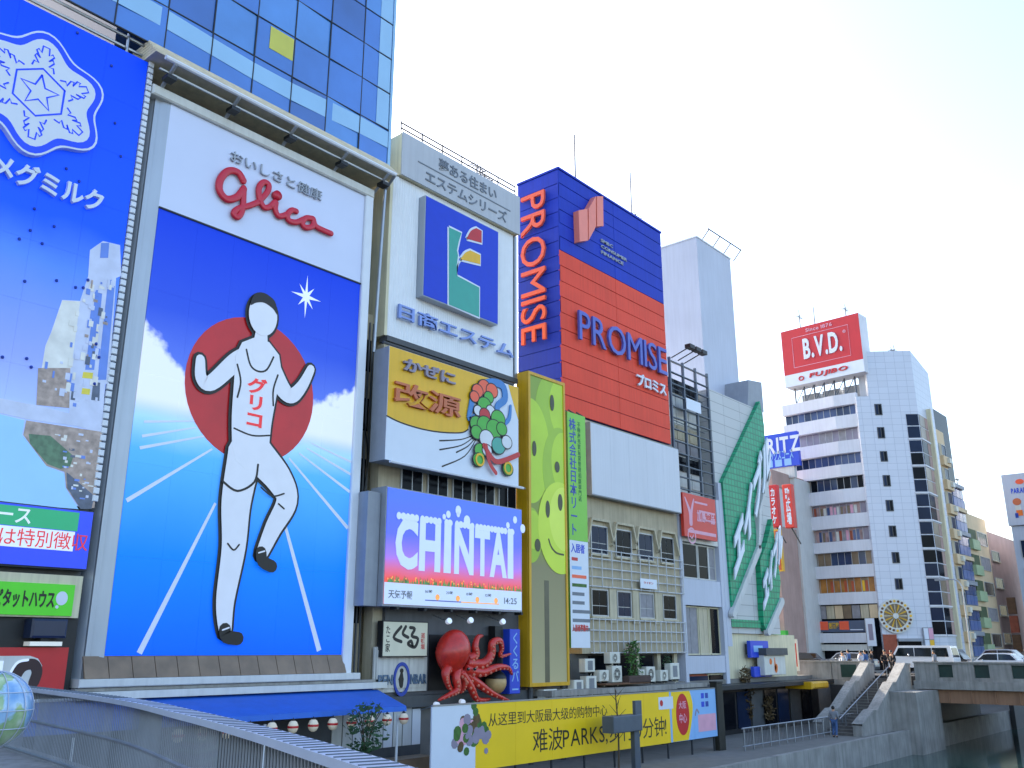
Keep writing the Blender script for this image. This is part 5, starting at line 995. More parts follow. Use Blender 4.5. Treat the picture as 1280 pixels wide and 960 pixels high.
MB().disc(FW, a, c, .25, .07, .2, 16).obj('hub', 'offwhite', wh)
for k in range(24): d = 2*math.pi*k/24; MB().disc(FW, a+1.28*math.cos(d), c+1.28*math.sin(d), .11, .2, .24, 10).obj('medallion', 'rust' if k % 3 else 'gold', wh)
# glazed stair at the corner
zs = [1.2+2.55*k for k in range(9)]
for k in range(8):
    for j in range(2):
        z0 = zs[k]+.1+1.2*j
        bx('stair_pane', 'window_blue' if (k+j) % 3 else 'window_dark', bt, FW, LW-1.15, LW-.06, z0, z0+1.1, .002, .04); bx('stair_pane', 'tan_window' if k % 2 else 'window_dark', bt, FG, .06, 1.7, z0, z0+1.1, .002, .04); bx('stair_pane', 'pink_brown', bt, FG, 1.8, 2.7, z0, z0+1.1, .002, .04)
    bx('stair_rail', 'bvd_white', bt, FW, LW-1.2, LW, zs[k]-.06, zs[k]+.08, .003, .1); bx('stair_rail', 'bvd_white', bt, FG, 0, 2.8, zs[k]-.06, zs[k]+.08, .003, .1)
bx('corner_fin', 'cream', bt, FG, 2.85, 3.3, -1.75, 22.5, .0, .35)
# shops at the foot
zr = rz[17]
bx('shop_glass', 'window_dark', bt, FA_, 0, LB-.2, -1.75, zr, -.5, -.3)
for k in range(9): bx('shop_pane', ['apt_beige', 'tan_window', 'curtain', 'beige_trim'][k % 4], bt, FA_, .15+.82*k, .9+.82*k, 2.75, zr-.1, -.3, -.2)
sg = thing('eatery_sign', 'dark grey eatery fascia with two orange blocks on the white office tower', 'sign', (85, 33, 1.2)); bx('board', mat('slate_sign', '#4d5a70', .5, .08), sg, FA_, .1, 6.3, 1.55, 2.55, -.19, .15, b=.03); bx('orange_block', 'promise_letter', sg, FA_, 1.9, 2.8, 1.75, 2.5, .152, .17); bx('orange_block', 'promise_letter', sg, FA_, 3.9, 4.8, 1.75, 2.5, .152, .17); text(FA_, '居酒屋', 2.85, 3.85, 1.85, 2.4, .152, .02, 'gold', sg, bold=.015); bx('white_line', 'snow_white', sg, FA_, .4, 1.8, 1.7, 1.78, .152, .16); bx('white_line', 'snow_white', sg, FA_, 4.9, 6.1, 1.7, 1.78, .152, .16)
bx('canopy', 'bvd_white', bt, FA_, 0, 7.0, .6, 1.45, -.3, .5); bx('canopy', 'offwhite', bt, FA_, .4, 6.6, -.1, .45, -.3, .3)
bx('brick_panel', 'brick_red', bt, FW, .02, 1.2, -1.75, 1.3, .002, .1); bx('entrance', 'window_dark', bt, FW, 1.3, 3.3, -1.75, .7, .002, .05); bx('entrance_canopy', 'grey', bt, FW, 1.25, 3.35, .7, .95, .002, .4)
nb_ = thing('notice_board', 'white notice board with four coloured posters beside the wheel ornament', 'notice board', (88, 25.6, -.5)); bx('frame', 'grey', nb_, FW, LW-2.1, LW-.1 if 0 else LW-1.2, -.2, 1.9, .1, .2)
for k in range(4): bx('poster', ['snow_white', 'gold', 'snow_white', 'pink'][k], nb_, FW, LW-2.02+.42*(k % 2), LW-1.65+.42*(k % 2), -.1+1.0*(k//2), .82+1.0*(k//2), .202, .22)
pb = thing('shop_banner', 'white upright shop banner at the corner of the white office tower', 'banner', (85.3, 29.5, -1)); bx('cloth', 'snow_white', pb, FA_, 6.55, 7.35, .3, 2.7, .5, .56); bx('print', 'purple_grey', pb, FA_, 6.75, 7.15, .8, 2.2, .562, .57); MB().tube([FA_.w(6.5, 2.7, .53), FA_.w(6.5, -1.75, .53)], .04, 5).obj('pole', 'steel', pb)
# rooftop billboard
rb = thing('rooftop_billboard', 'red rooftop underwear billboard with white framed initials on the office tower', 'billboard', (86, 33.5, rz[0]))
S4 = [(0.44,31.84),(8.77,31.33),(8.90,26.06),(0.72,25.13)]; su0, su1 = (S4[0][0]+S4[3][0])/2, (S4[1][0]+S4[2][0])/2; sz1 = (S4[0][1]+S4[1][1])/2; sz0 = (S4[2][1]+S4[3][1])/2; szm = sz0+(sz1-sz0)*.21
bx('cabinet', 'bvd_white', rb, FA_, su0, su1, sz0, sz1, -1.9, -.02); bx('red_panel', 'bvd_red', rb, FA_, su0, su1, szm, sz1, -.018, .0); bx('white_panel', 'snow_white', rb, FA_, su0, su1, sz0, szm-.01, -.018, .0)
sw_, sh_ = su1-su0, sz1-szm
st('frame_line', 'pink', rb, FA_, [(su0+sw_*.14, szm+sh_*.13), (su1-sw_*.14, szm+sh_*.13), (su1-sw_*.14, sz1-sh_*.2), (su0+sw_*.14, sz1-sh_*.2), (su0+sw_*.14, szm+sh_*.13)], .05, .002, .02, 0)
text(FA_, 'B.V.D.', su0+sw_*.28, su1-sw_*.23, szm+sh_*.26, sz1-sh_*.28, .002, .1, 'snow_white', rb, bold=.03); text(FA_, 'Since 1876', su0+sw_*.33, su1-sw_*.33, sz1-sh_*.14, sz1-sh_*.06, .002, .03, 'pink', rb, bold=.015, name='small_letter'); text(FA_, '®', su1-sw_*.21, su1-sw_*.17, sz1-sh_*.36, sz1-sh_*.29, .002, .03, 'pink', rb, bold=.015, name='small_letter')
text(FA_, 'FUJIBO', su0+sw_*.32, su1-sw_*.2, sz0+(szm-sz0)*.3, sz0+(szm-sz0)*.75, .002, .1, 'red', rb, bold=.03, slant=.25); MB().ring(FA_, su0+sw_*.22, sz0+(szm-sz0)*.5, .18, .3, .002, .08, 20, .8).obj('logo_ring', 'red', rb)
for k in range(7): MB().tube([FA_.w(su0+.5+1.05*k, rz[0]-.2, -1.0), FA_.w(su0+.5+1.05*k, sz0+.05, -1.0)], .09, 6).obj('leg', 'scaffold', rb)
for k in range(6): MB().tube([FA_.w(su0+.5+1.05*k, rz[0], -.9), FA_.w(su0+1.5+1.05*k, sz0, -1.1)], .05, 5).obj('brace', 'scaffold', rb)
for k in range(3): bx('roof_unit', 'grey', rb, FA_, 1.2+2.2*k, 3.0+2.2*k, rz[0]-.3, rz[0]+1.3, -3.2, -2.2)
for k, (u, h_) in enumerate(((2.3, 2.3), (3.9, 2.2), (7.2, 1.6))): p = FA_.w(u, sz1, -1); antenna(tuple(p), h_, 1 if k != 1 else 0, ['small aerial on the left half of the red rooftop billboard', 'thin rod above the middle of the red rooftop billboard', 'aerial at the right corner of the red rooftop billboard'][k])
for k in range(3): p = FG.w(1+1.0*k, 27.6, -2); antenna(tuple(p), 1.3+.4*(k == 1), 1, ['left aerial on the white tiled tower top', 'middle and tallest aerial on the white tiled tower top', 'right aerial on the white tiled tower top'][k])

# ------------------------------------------------------------------ blocks beyond, along the canal
F25 = FY(25)
def block(name, label, x0, x1, z1, wallm, storeys, dz, z0, fn, depth=10):
    t = thing(name, label, 'building', ((x0+x1)/2, 30, -1.75)); bx('wall', wallm, t, F25, x0, x1, -1.75, z1, -depth, -.3)
    for k in range(storeys): fn(t, z0+dz*k, k)
    return t
def f1(t, z, k):
    win(t, 94.35, 95.0, z+.7, z+1.9, F25, 'window_dark', -.3, 1, 1, 'mullion', False); bx('balcony', 'apt_beige', t, F25, 95.2, 97.45, z-.2, z+.75, -.3, .06); bx('recess', 'beige_wall', t, F25, 95.2, 96.0, z+.76, z+2.05, -.3, -.25); win(t, 96.0, 97.4, z+.76, z+2.05, F25, 'window_blue', -.3, 2, 1, 'mullion', False)
    u = bx('air_unit', 'ac_white', t, F25, 96.3, 97.0, z+.1, z+.6, .062, .3)
block('beige_apartments', 'beige apartment block with small balconies next to the white office tower', 94.1, 97.5, 21.3, 'apt_beige', 8, 2.42, .9, f1)
mat('blue_spandrel', '#55699c', .3, .1, .5); mat('blue_pane', '#3d5280', .15, .25, .6, spec=.8)
def f2(t, z, k):
    bx('spandrel', 'apt_beige' if k % 2 else 'grey', t, F25, 97.6, 101.4, z+1.9, z+2.3, -.3, .0)
    for j in range(3):
        for i in range(2): bx('pane', 'blue_pane' if i else 'blue_spandrel', t, F25, 97.7+1.24*j, 98.85+1.24*j, z+.95*i, z+.9+.95*i, -.3, -.2)
block('blue_glazed_block', 'narrow block with blue window bands beyond the beige apartments', 97.52, 101.5, 16.4, 'grey', 7, 2.42, -.6, f2)
t = thing('dark_louvre_tower', 'dark louvred stair tower rising behind the blue glazed block', 'building', (99.6, 28, -1.75)); bx('core', 'dgrey', t, F25, 98.3, 101.2, -1.75, 20.4, -9, -1.2); bx('cap', 'pale_panel', t, F25, 98.2, 101.4, 20.4, 21.0, -9, -1.0)
for k in range(9): bx('louvre', 'blue_spandrel', t, F25, 98.5+.31*k, 98.68+.31*k, 12, 20.2, -1.2, -1.1)
def f3(t, z, k):
    bx('balcony', 'apt_green', t, F25, 101.7, 104.4, z-.2, z+.8, -.3, .04); bx('recess', mat('recess_green', '#4b5a3c', .7, .2), t, F25, 101.7, 104.4, z+.82, z+1.9, -.3, -.22)
    win(t, 105.0, 108.6, z+.5, z+1.9, F25, 'curtain' if k % 2 else 'window_dark', -.3, 4, 1, 'mullion', False)
block('green_balcony_block', 'low beige block with pale green balconies near the frame edge', 101.55, 109.2, 13.6, 'apt_beige', 5, 2.6, -.3, f3)
t = thing('rooftop_tank', 'dark water tank on the green balcony block', 'tank', (102.6, 26, 13.6)); q = MB().lathe((102.7, 26.5, 13.6), (0, 0, 1), [(1.0, 0), (1.0, 1.3), (.7, 1.55), (.05, 1.6)], 14); q.obj('drum', 'dgrey', t); MB().tube([(103.6, 26.3, 13.6), (103.6, 26.3, 15.0)], .05, 5).obj('pipe', 'steel', t)
antenna((107, 27, 13.6), 4.6, 2, 'tall faint aerial mast above the low beige block')
def f4(t, z, k): win(t, 109.8, 113.0, z+.6, z+1.7, F25, 'window_dark', -.3, 4, 1)
block('grey_far_block', 'plain grey-brown far block behind the tall picture sign', 109.3, 122, 12.4, 'pink_brown', 4, 2.9, 0, f4, 14)
t = thing('picture_tower_sign', 'white rooftop sign with red emblem, blue letters and figures at the right edge', 'sign', (108, 21.5, 5)); FP = FX(108); u0, u1, v0, v1 = (-22.80,-20.57,12.65,18.11); u1 += .6
bx('cabinet', 'tower_white', t, FP, u0, u1, v0, v1, -1.6, 0); MB().disc(FP, u0+1.7, v1-.9, .42, .002, .02, 20, .28).obj('emblem', 'promise_letter', t); text(FP, 'NANBA' if 0 else 'PARABET', u0+.75, u1-.2, v1-2.1, v1-1.55, .002, .02, 'blue_sign', t, bold=.03)
for k in range(2):
    c = u0+1.15+1.75*k; MB().disc(FP, c, v1-3.0, .42, .002, .02, 14, .38).obj('printed_figure', 'terracotta', t); bx('printed_figure', 'offwhite', t, FP, c-.25, c+.3, v1-3.9, v1-3.4, .002, .02); bx('printed_figure', 'orange', t, FP, c-.2, c+.4, v1-4.5, v1-3.9, .021, .03); bx('printed_figure', 'navy', t, FP, c-.35, c-.05, v1-4.7, v1-4.2, .031, .04)
t = thing('edge_office_block', 'grey office block with dark blue windows under the tall picture sign', 'building', (112, 20, -1.75)); bx('wall', 'tower_white', t, FP, -22.6, -16, -1.75, v0-.1, -12, -.2)
for k in range(4): win(t, -22.0, -19.6, .5+2.9*k, 2.4+2.9*k, FP, 'window_blue', -.2, 3, 1, 'mullion', False)
t = thing('red_side_sign', 'dark red upright signs on the wall near the right edge', 'sign', (109, 24, -.3)); 
for k in range(3): bx('plate', 'brick_red' if k % 2 else 'rust', t, FX(109), -24.3, -23.5, -.2+1.9*k, 1.5+1.9*k, -.3, 0)

# ------------------------------------------------------------------ far bridge with stair
XB = 66.0; FBr = FX(XB)
br = thing('road_bridge', 'concrete road bridge with window-like openings in its parapet', 'bridge', (74, 10, -6.2))
bx('deck', 'asphalt', br, FBr, -26, 30, -2.3, -1.72, -17, -.3); bx('slab_edge', 'concrete', br, FBr, -21.0, 30, -2.5, -1.98, -.3, .25)
bx('girder', 'girder', br, FBr, -20.8, 30, -3.35, -2.5, -1.2, -.1); bx('girder', 'girder', br, FBr, -20.8, 30, -3.35, -2.5, -16, -14.5)
for k in range(18): bx('girder_stiffener', 'girder', br, FBr, -20.4+1.4*k, -20.32+1.4*k, -3.3, -2.52, -.1, .0)
q = MB(); z0, z1 = -1.98, -.86; x = -20.9
# parapet: solid between openings
op = [(-19.4, -18.5), (-17.2, -16.3), (-15.0, -14.1), (-12.8, -11.9), (-10.6, -9.7), (-8.4, -7.5), (-6.2, -5.3), (-4, -3.1)]
prev = -20.9
for a, c in op+[(30, 30)]:
    bx('parapet_panel', 'concrete', br, FBr, prev, a-.004, z0, z1, -.3, .12)
    if c < 30: bx('parapet_panel', 'concrete', br, FBr, a, c, z0, z0+.22, -.3, .1); bx('opening_grille', mat('grille_green', '#1f3a34', .4, .2, 3), br, FBr, a, c, z0+.225, z1-.1, -.18, -.1); bx('parapet_panel', 'concrete', br, FBr, a, c, z1-.1, z1, -.3, .1)
    prev = c+.004
bx('coping', 'concrete', br, FBr, -20.95, 30, z1, z1+.1, -.36, .18)
for a, c in ((-29.5, -26.6), (-26.55, -24.2)): bx('parapet_panel', 'concrete', br, FBr, a, c, -2.0, -.84, -.3, .1)
bx('coping', 'concrete', br, FBr, -29.6, -23.9, -.84, -.76, -.36, .16); bx('slab_edge', 'concrete', br, FBr, -29.6, -23.8, -2.35, -2.02, -.3, .25); bx('opening_grille', 'grille_green', br, FBr, -25.9, -24.8, -1.85, -1.0, .1, .12)
bx('abutment', 'dgrey', br, FBr, -32, -25.5, -6.2, -2.35, -3.4, -3); bx('pier', 'dgrey', br, FBr, -24.5, -21.3, -6.4, -3.3, -16, -1.0)
bx('far_parapet', 'concrete', br, FBr, -26, 30, -1.72, -.85, -17, -16.7)
struct('canal_backdrop', 'dgrey', MB().box(ZF, 150, 152, -8, 28, -6.6, -.6)); struct('far_embankment', 'dgrey', MB().box(ZF, 86, 150, 19.8, 20.15, -6.6, -2.2))  # dark wall across the canal added to hide bright sky under the bridge
sr = thing('stone_stair', 'grey stone stair with stepped side walls climbing to the bridge', 'stair', (62, 23, -4.9))
NS = 20; xa, xb_ = 66.0, 56.5; za_, zb2 = -1.9, -4.9
for k in range(NS):
    x = xa-(xa-xb_)*(k+1)/NS; x2 = xa-(xa-xb_)*k/NS; z = za_-(za_-zb2)*k/NS
    bx('step', 'stair_stone', sr, ZF, x+.01, x2, 21.75, 23.6, -5.0, z); bx('nosing', 'concrete', sr, ZF, x-.02, x+.06, 21.75, 23.6, z+.001, z+.02)
for y0, y1 in ((23.62, 24.1), (21.2, 21.72)):
    w_ = MB().prism(FY(y0), [(66.0, -1.0), (65.0, -.95), (62.8, -2.1), (62.2, -2.1), (59.0, -3.6), (58.3, -3.6), (56.2, -4.3), (56.2, -5.0), (66, -5.0)], -(y1-y0), 0).obj('side_wall', 'concrete', sr)
    MB().stroke(FY(y0), [(66.0, -.95), (65.0, -.9), (62.8, -2.05), (62.2, -2.05), (59.0, -3.55), (58.3, -3.55), (56.2, -4.25)], .12, -(y1-y0)-.06, .06, cap=False).obj('coping', 'concrete', sr)
MB().tube([(66, 22.6, -1.1), (56.5, 22.6, -4.0)], .035, 6).obj('handrail', 'steel', sr)
for k in range(5): MB().tube([(65.5-2*k, 22.6, -1.25-.61*k), (65.5-2*k, 22.6, -2.1-.61*k)], .03, 5).obj('rail_post', 'steel', sr)
bx('support_wall', 'concrete', sr, ZF, 61.5, 66.2, 19.6, 21.2, -6.3, -2.55)

# ------------------------------------------------------------------ vehicles on the bridge
def car(name, label, cx, cy, rz_, L_, W_, H_, paint, kind='car', group='cars crossing the far bridge'):
    z = -1.72; t = thing(name, label, 'van' if kind == 'van' else 'car', (cx, cy, z), group)
    S_ = Fr((cx, cy-W_/2, z), (1, 0, 0), (0, -1, 0)); h = H_
    if kind == 'van':
        body = [(-.5, .25), (-.5, .55), (-.47, .97), (-.44, 1.0), (.30, 1.0), (.40, .62), (.49, .5), (.5, .25)]; glass = [(-.44, .62), (-.42, .92), (.29, .92), (.36, .64)]; splits = (-.2, .06)
    else:
        body = [(-.5, .25), (-.49, .58), (-.46, .66), (-.36, .70), (-.27, .97), (-.2, 1.0), (.08, 1.0), (.14, .97), (.25, .68), (.45, .6), (.5, .48), (.5, .25)]; glass = [(-.34, .70), (-.26, .93), (-.19, .955), (.07, .955), (.13, .93), (.22, .70)]; splits = (-.08,)
    sc_ = lambda P: [(a*L_, c*h) for a, c in P]
    # tumblehome: upper body narrower
    P = sc_(body); k = len(P); vs = []
    for s_ in (1, -1):
        for a, c in P: vs.append(Vector((cx+a, cy+s_*(W_/2-.16*max(0, c/h-.6)/.4*(1 if kind == 'car' else .5)), z+c)))
    b_ = MB().add(vs, [tuple(range(k)), tuple(range(2*k-1, k-1, -1))]+[(i, (i+1) % k, k+(i+1) % k, k+i) for i in range(k)]).obj('body', paint, t)
    for s_ in (1, -1):
        G = sc_(glass); cuts = [-9]+[x*L_ for x in splits]+[9]
        for j in range(len(cuts)-1):
            Q = clip(G, cuts[j]+.03, cuts[j+1]-.03, 0, 9)
            if len(Q) < 3: continue
            off = lambda c: s_*(W_/2-.16*max(0, c/h-.6)/.4*(1 if kind == 'car' else .5)+.012); n_ = len(Q)
            MB().add([Vector((cx+a, cy+off(c), z+c)) for a, c in Q]+[Vector((cx+a, cy+off(c)-s_*.03, z+c)) for a, c in Q], [tuple(range(n_)), tuple(range(2*n_-1, n_-1, -1))]+[(i, (i+1) % n_, n_+(i+1) % n_, n_+i) for i in range(n_)]).obj('side_window', 'car_glass', t)
    i0, i1 = ((4, 5) if kind == 'van' else (7, 8)); j0, j1 = ((1, 2) if kind == 'van' else (3, 4))
    for nm, a, c in (('windscreen', P[i0], P[i1]), ('rear_window', P[j1], P[j0])):
        d = Vector((c[1]-a[1], 0, -(c[0]-a[0]))).normalized()*-.012; d = d if (d.x > 0) == (nm == 'windscreen') else -d
        v4 = []
        for p, ww in ((a, .62), (a, -.62), (c, -.7), (c, .7)):
            f = .12 if p is a else .88; pt = (a[0]+(c[0]-a[0])*f, a[1]+(c[1]-a[1])*f); v4.append(Vector((cx+pt[0], cy+ww*W_/1.7, z+pt[1]))+d)
        MB().add(v4+[v-d*3 for v in v4], [(0, 1, 2, 3), (7, 6, 5, 4), (0, 4, 5, 1), (1, 5, 6, 2), (2, 6, 7, 3), (3, 7, 4, 0)]).obj(nm, 'car_glass', t)
    for ax in (-.31, .31):
        for s_ in (1, -1):
            c0 = Vector((cx+ax*L_, cy+s_*(W_/2-.1), z+.31)); w_ = MB().lathe(c0, (0, s_, 0), [(.02, -.1), (.3, -.1), (.31, -.05), (.31, .06), (.28, .11), (.2, .11)], 18).obj('wheel', 'rubber', t); MB().lathe(c0, (0, s_, 0), [(.2, .1), (.19, .08), (.05, .12), (.01, .12)], 14).obj('rim', 'chrome', w_)
    for s_ in (1, -1):
        MB().ball((cx+.485*L_, cy+s_*(W_/2-.25), z+.42*h), .06, .16, .08, 8, 6).obj('headlight', 'headlight', t); MB().ball((cx-.488*L_, cy+s_*(W_/2-.18), z+.5*h), .05, .1, .12, 8, 6).obj('taillight', 'taillight', t); MB().ball((cx+.14*L_, cy+s_*(W_/2+.08), z+.68*h), .06, .1, .07, 8, 6).obj('mirror', paint, t)
    for s_ in (.49, -.49): MB().box(Fr((cx, cy, z), (1, 0, 0), (0, -1, 0)), s_*L_-.06, s_*L_+.06, .2, .42, -W_/2+.08, W_/2-.08).obj('bumper', 'darkmetal', t)
    t.rotation_euler = (0, 0, rz_)
    return t
car('delivery_van', 'white delivery van above the stair head on the bridge', 70.5, 21.7, R(90), 4.6, 1.75, 2.0, 'car_white', 'van')
car('parked_car', 'white hatchback nearest the right-hand parapet openings', 69.5, 16.7, R(90), 4.2, 1.7, 1.5, 'car_white')
car('parked_car', 'silver hatchback behind the white one on the bridge', 74.5, 17.2, R(-90), 4.3, 1.7, 1.75, 'car_silver')
car('parked_car', 'dark people carrier between the van and the silver hatchback', 73.5, 20.8 if 0 else 21.3, R(-90), 4.4, 1.7, 1.75, 'car_black', 'van')
car('parked_car', 'white saloon at the right end of the bridge, rear towards the edge', 70.0, 14.0, R(90), 4.4, 1.7, 1.5, 'car_white')
car('parked_car', 'blue hatchback near the right edge of the picture', 76.5, 14.6, R(-90), 4.0, 1.7, 1.7, 'car_blue')
car('parked_car', 'pale silver saloon left of the stair, in front of the eatery', 76.0, 29.2, R(90), 4.4, 1.7, 1.5, 'car_silver')
car('parked_car', 'black saloon at the left end of the bridge, next to the hanging banners', 72.0, 31.6, R(90), 4.4, 1.7, 1.5, 'car_black')

# ------------------------------------------------------------------ people
def skinned(name, m, parent, verts, edges, radii, root):
    me = bpy.data.meshes.new(name); me.from_pydata([tuple(v) for v in verts], edges, []); o = bpy.data.objects.new(name, me); scene.collection.objects.link(o)
    o.modifiers.new('skin', 'SKIN'); sk = me.skin_vertices[0].data if me.skin_vertices else None
    if sk is None:
        bm = bmesh.new(); bm.from_mesh(me); bm.verts.layers.skin.verify(); bm.to_mesh(me); bm.free(); sk = me.skin_vertices[0].data
    for i, r_ in enumerate(radii): sk[i].radius = (r_, r_) if not isinstance(r_, tuple) else r_; sk[i].use_root = (i == root)
    s_ = o.modifiers.new('subd', 'SUBSURF'); s_.levels = 1; s_.render_levels = 2; me.materials.append(MATS[m]); o.parent = parent; return o
def person(label, x, y, z, rz_, top, legs, pose=0, h=1.7):
    t = thing('person', label, 'person', (x, y, z), 'people near the stair'); k = h/1.7; st_ = .12 if pose else .04
    J = {'pel': (0, 0, .95), 'wst': (0, 0, 1.08), 'chs': (.01, 0, 1.30), 'nck': (.01, 0, 1.44), 'hd0': (.03, 0, 1.53), 'hd1': (.04, 0, 1.62),
         'sl': (0, .18, 1.38), 'el': (-.04, .24, 1.12), 'wl': (.06 if pose else .0, .24, .90), 'fl': (.10 if pose else .02, .23, .80), 'sr': (0, -.18, 1.38), 'er': (-.02, -.24, 1.12), 'wr': (.10, -.22, .92 if not pose else 1.02), 'frr': (.14, -.2, .84 if not pose else 1.0),
         'hl': (0, .09, .90), 'kl': (st_, .10, .5), 'al': (0-st_*.3, .10, .09), 'tl': (.14-st_*.3, .11, .04), 'hr': (0, -.09, .90), 'kr': (-st_*.3, -.10, .5), 'ar': (-st_*1.6, -.10, .09), 'tr': (.12-st_*1.6, -.11, .04)}
    E_ = [('pel', 'wst'), ('wst', 'chs'), ('chs', 'nck'), ('nck', 'hd0'), ('hd0', 'hd1'), ('chs', 'sl'), ('sl', 'el'), ('el', 'wl'), ('wl', 'fl'), ('chs', 'sr'), ('sr', 'er'), ('er', 'wr'), ('wr', 'frr'), ('pel', 'hl'), ('hl', 'kl'), ('kl', 'al'), ('al', 'tl'), ('pel', 'hr'), ('hr', 'kr'), ('kr', 'ar'), ('ar', 'tr')]
    Rr = dict(pel=.13, wst=.12, chs=.14, nck=.055, hd0=.085, hd1=.09, sl=.065, el=.045, wl=.032, fl=.035, sr=.065, er=.045, wr=.032, frr=.035, hl=.09, kl=.062, al=.042, tl=.035, hr=.09, kr=.062, ar=.042, tr=.035)
    def part(name, m, keys, grow):
        ix = {n_: i for i, n_ in enumerate(keys)}; skinned(name, m, t, [Vector(J[n_])*k for n_ in keys], [(ix[a], ix[c]) for a, c in E_ if a in ix and c in ix], [(Rr[n_]+grow)*k for n_ in keys], 0)
    part('body', 'skin', list(J), 0); part('jacket', top, ['chs', 'wst', 'pel', 'sl', 'el', 'wl', 'sr', 'er', 'wr'], .022); part('trousers', legs, ['pel', 'hl', 'kl', 'al', 'hr', 'kr', 'ar'], .02)
    hq = MB().ball((x+.02*k, y, z+1.62*k), .105*k, .1*k, .12*k, 14, 10); hq.f = [f for f in hq.f if sum(hq.v[i].z for i in f)/4 > z+1.6*k or sum(hq.v[i].x for i in f)/4 < x-.01]; hq.obj('hair', 'hair', t, smooth_=True)
    for s_ in (1, -1): MB().ball((x+(.13-st_*.3)*k if s_ > 0 else x+(.1-st_*1.6)*k, y+s_*.105*k, z+.045*k), .14*k, .055*k, .05*k, 10, 6).obj('shoe', 'black', t, smooth_=True)
    MB().ball((x+.135*k, y, z+1.58*k), .02*k, .016*k, .028*k, 6, 5).obj('nose', 'skin', t)
    for s_ in (1, -1): MB().ball((x+.118*k, y+s_*.035*k, z+1.615*k), .012*k, .014*k, .01*k, 6, 4).obj('eye', 'black', t); MB().ball((x+.03*k, y+s_*.098*k, z+1.59*k), .02*k, .012*k, .03*k, 6, 5).obj('ear', 'skin', t)
    MB().ball((x+.115*k, y, z+1.535*k), .012*k, .03*k, .008*k, 6, 4).obj('mouth', mat('lip', '#8a4a40', .6, .05), t)
    t.rotation_euler = (0, 0, rz_); return t
person('person in black coat and trousers standing at the stair head, left of a pair', 66.9, 23.1, -1.72, R(200), 'cloth_black', 'cloth_black')
person('person in black stepping onto the stair beside the stair wall', 66.6, 22.55, -1.72, R(170), 'cloth_black', 'cloth_black', 1, 1.66)
person('person in a light blue jacket behind the left stair wall', 67.6, 24.7, -1.72, R(80), 'cloth_blue', 'cloth_grey', 1, 1.68)
person('person in a white top beside the one in light blue', 68.0, 25.2, -1.72, R(250), 'cloth_white', 'cloth_black', 0, 1.62)
person('person in grey with dark hair in front of the white van', 68.2, 20.2, -1.72, R(90), 'cloth_grey', 'cloth_black', 1, 1.66)
person('person in dark clothes walking at the right edge of the bridge', 68.0, 14.5, -1.72, R(-90), 'cloth_black', 'cloth_blue', 1, 1.72)
person('person in a pale coat leaning on the parapet left of the stair', 66.7, 26.0, -1.72, R(180), 'cloth_white', 'cloth_blue', 0, 1.6)
person('person in blue walking past the eatery behind the left parapet', 72.0, 27.6, -1.72, R(90), 'cloth_blue', 'cloth_black', 1, 1.7)
person('person in black walking past the eatery toward the tall banner', 73.5, 26.4, -1.72, R(-90), 'cloth_black', 'cloth_grey', 1, 1.72)
person('person in grey on the promenade at the foot of the stair', 55.2, 22.4, -4.9, R(10), 'cloth_grey', 'cloth_blue', 1, 1.7)
lp = thing('street_lamp', 'grey street lamp post on the bridge in front of the beige apartments', 'street lamp', (68.5, 17.9, -1.72)); MB().tube([(68.5, 17.9, -1.72), (68.5, 17.9, 4.2)], [.09, .05], 8).obj('post', 'steel', lp); MB().tube(smooth([(68.5, 17.9, 4.1), (68.5, 18.2, 4.6), (68.5, 19.0, 4.7)], 4), .04, 6).obj('arm', 'steel', lp); bx('lamp', 'grey', lp, FX(68.5), -19.6, -18.9, 4.62, 4.74, -.15, .15)

# ------------------------------------------------------------------ near bridge: deck, curved railing, globe
struct('near_bridge_deck', 'paving', MB().box(ZF, -6, 3.2, -8, 26, -2.2, -1.78))
rp = smooth([(7.6, 20.5), (7.07, 16.7), (6.3, 12.2), (5.35, 8.9), (4.6, 6.6), (3.9, 4.7), (3.3, 3.1), (2.9, 1.6), (2.8, 0), (2.9, -3)], 12)
struct('near_bridge_edge', 'concrete', MB().prism(ZF, [(p[0]+.35, p[1]) for p in rp]+[(3.0, -3.5), (3.0, 21)], -2.3, -1.7))
cr_ = thing('curved_railing', 'curved pale steel railing with fine mesh along the near bridge edge', 'railing', (5, 9, -1.75))
def off(pts, d):
    o = []
    for i, p in enumerate(pts):
        a = Vector(pts[max(0, i-1)]); b_ = Vector(pts[min(len(pts)-1, i+1)]); e = (b_-a).normalized(); o.append((p[0]-e.y*d, p[1]+e.x*d))
    return o
mat('rail_pale', '#b7bfd0', .4, .06, 3, metal=.2); mat('rail_mesh', '#8a8f98', .5, .1, metal=.5)
L1, L2 = off(rp, .13), off(rp, -.13); q = MB()
for i in range(len(rp)):
    q.v += [Vector((L1[i][0], L1[i][1], -.62)), Vector((L2[i][0], L2[i][1], -.62)), Vector((L2[i][0], L2[i][1], -.68)), Vector((L1[i][0], L1[i][1], -.68))]
for i in range(len(rp)-1):
    for j in range(4): q.f.append((4*i+j, 4*i+(j+1) % 4, 4*i+4+(j+1) % 4, 4*i+4+j))
q.obj('top_rail', 'rail_pale', cr_)
MB().tube([(p[0], p[1], -.70) for p in off(rp, .14)], .04, 8).obj('rail_tube', 'rail_pale', cr_)
dist = 0; last = 0
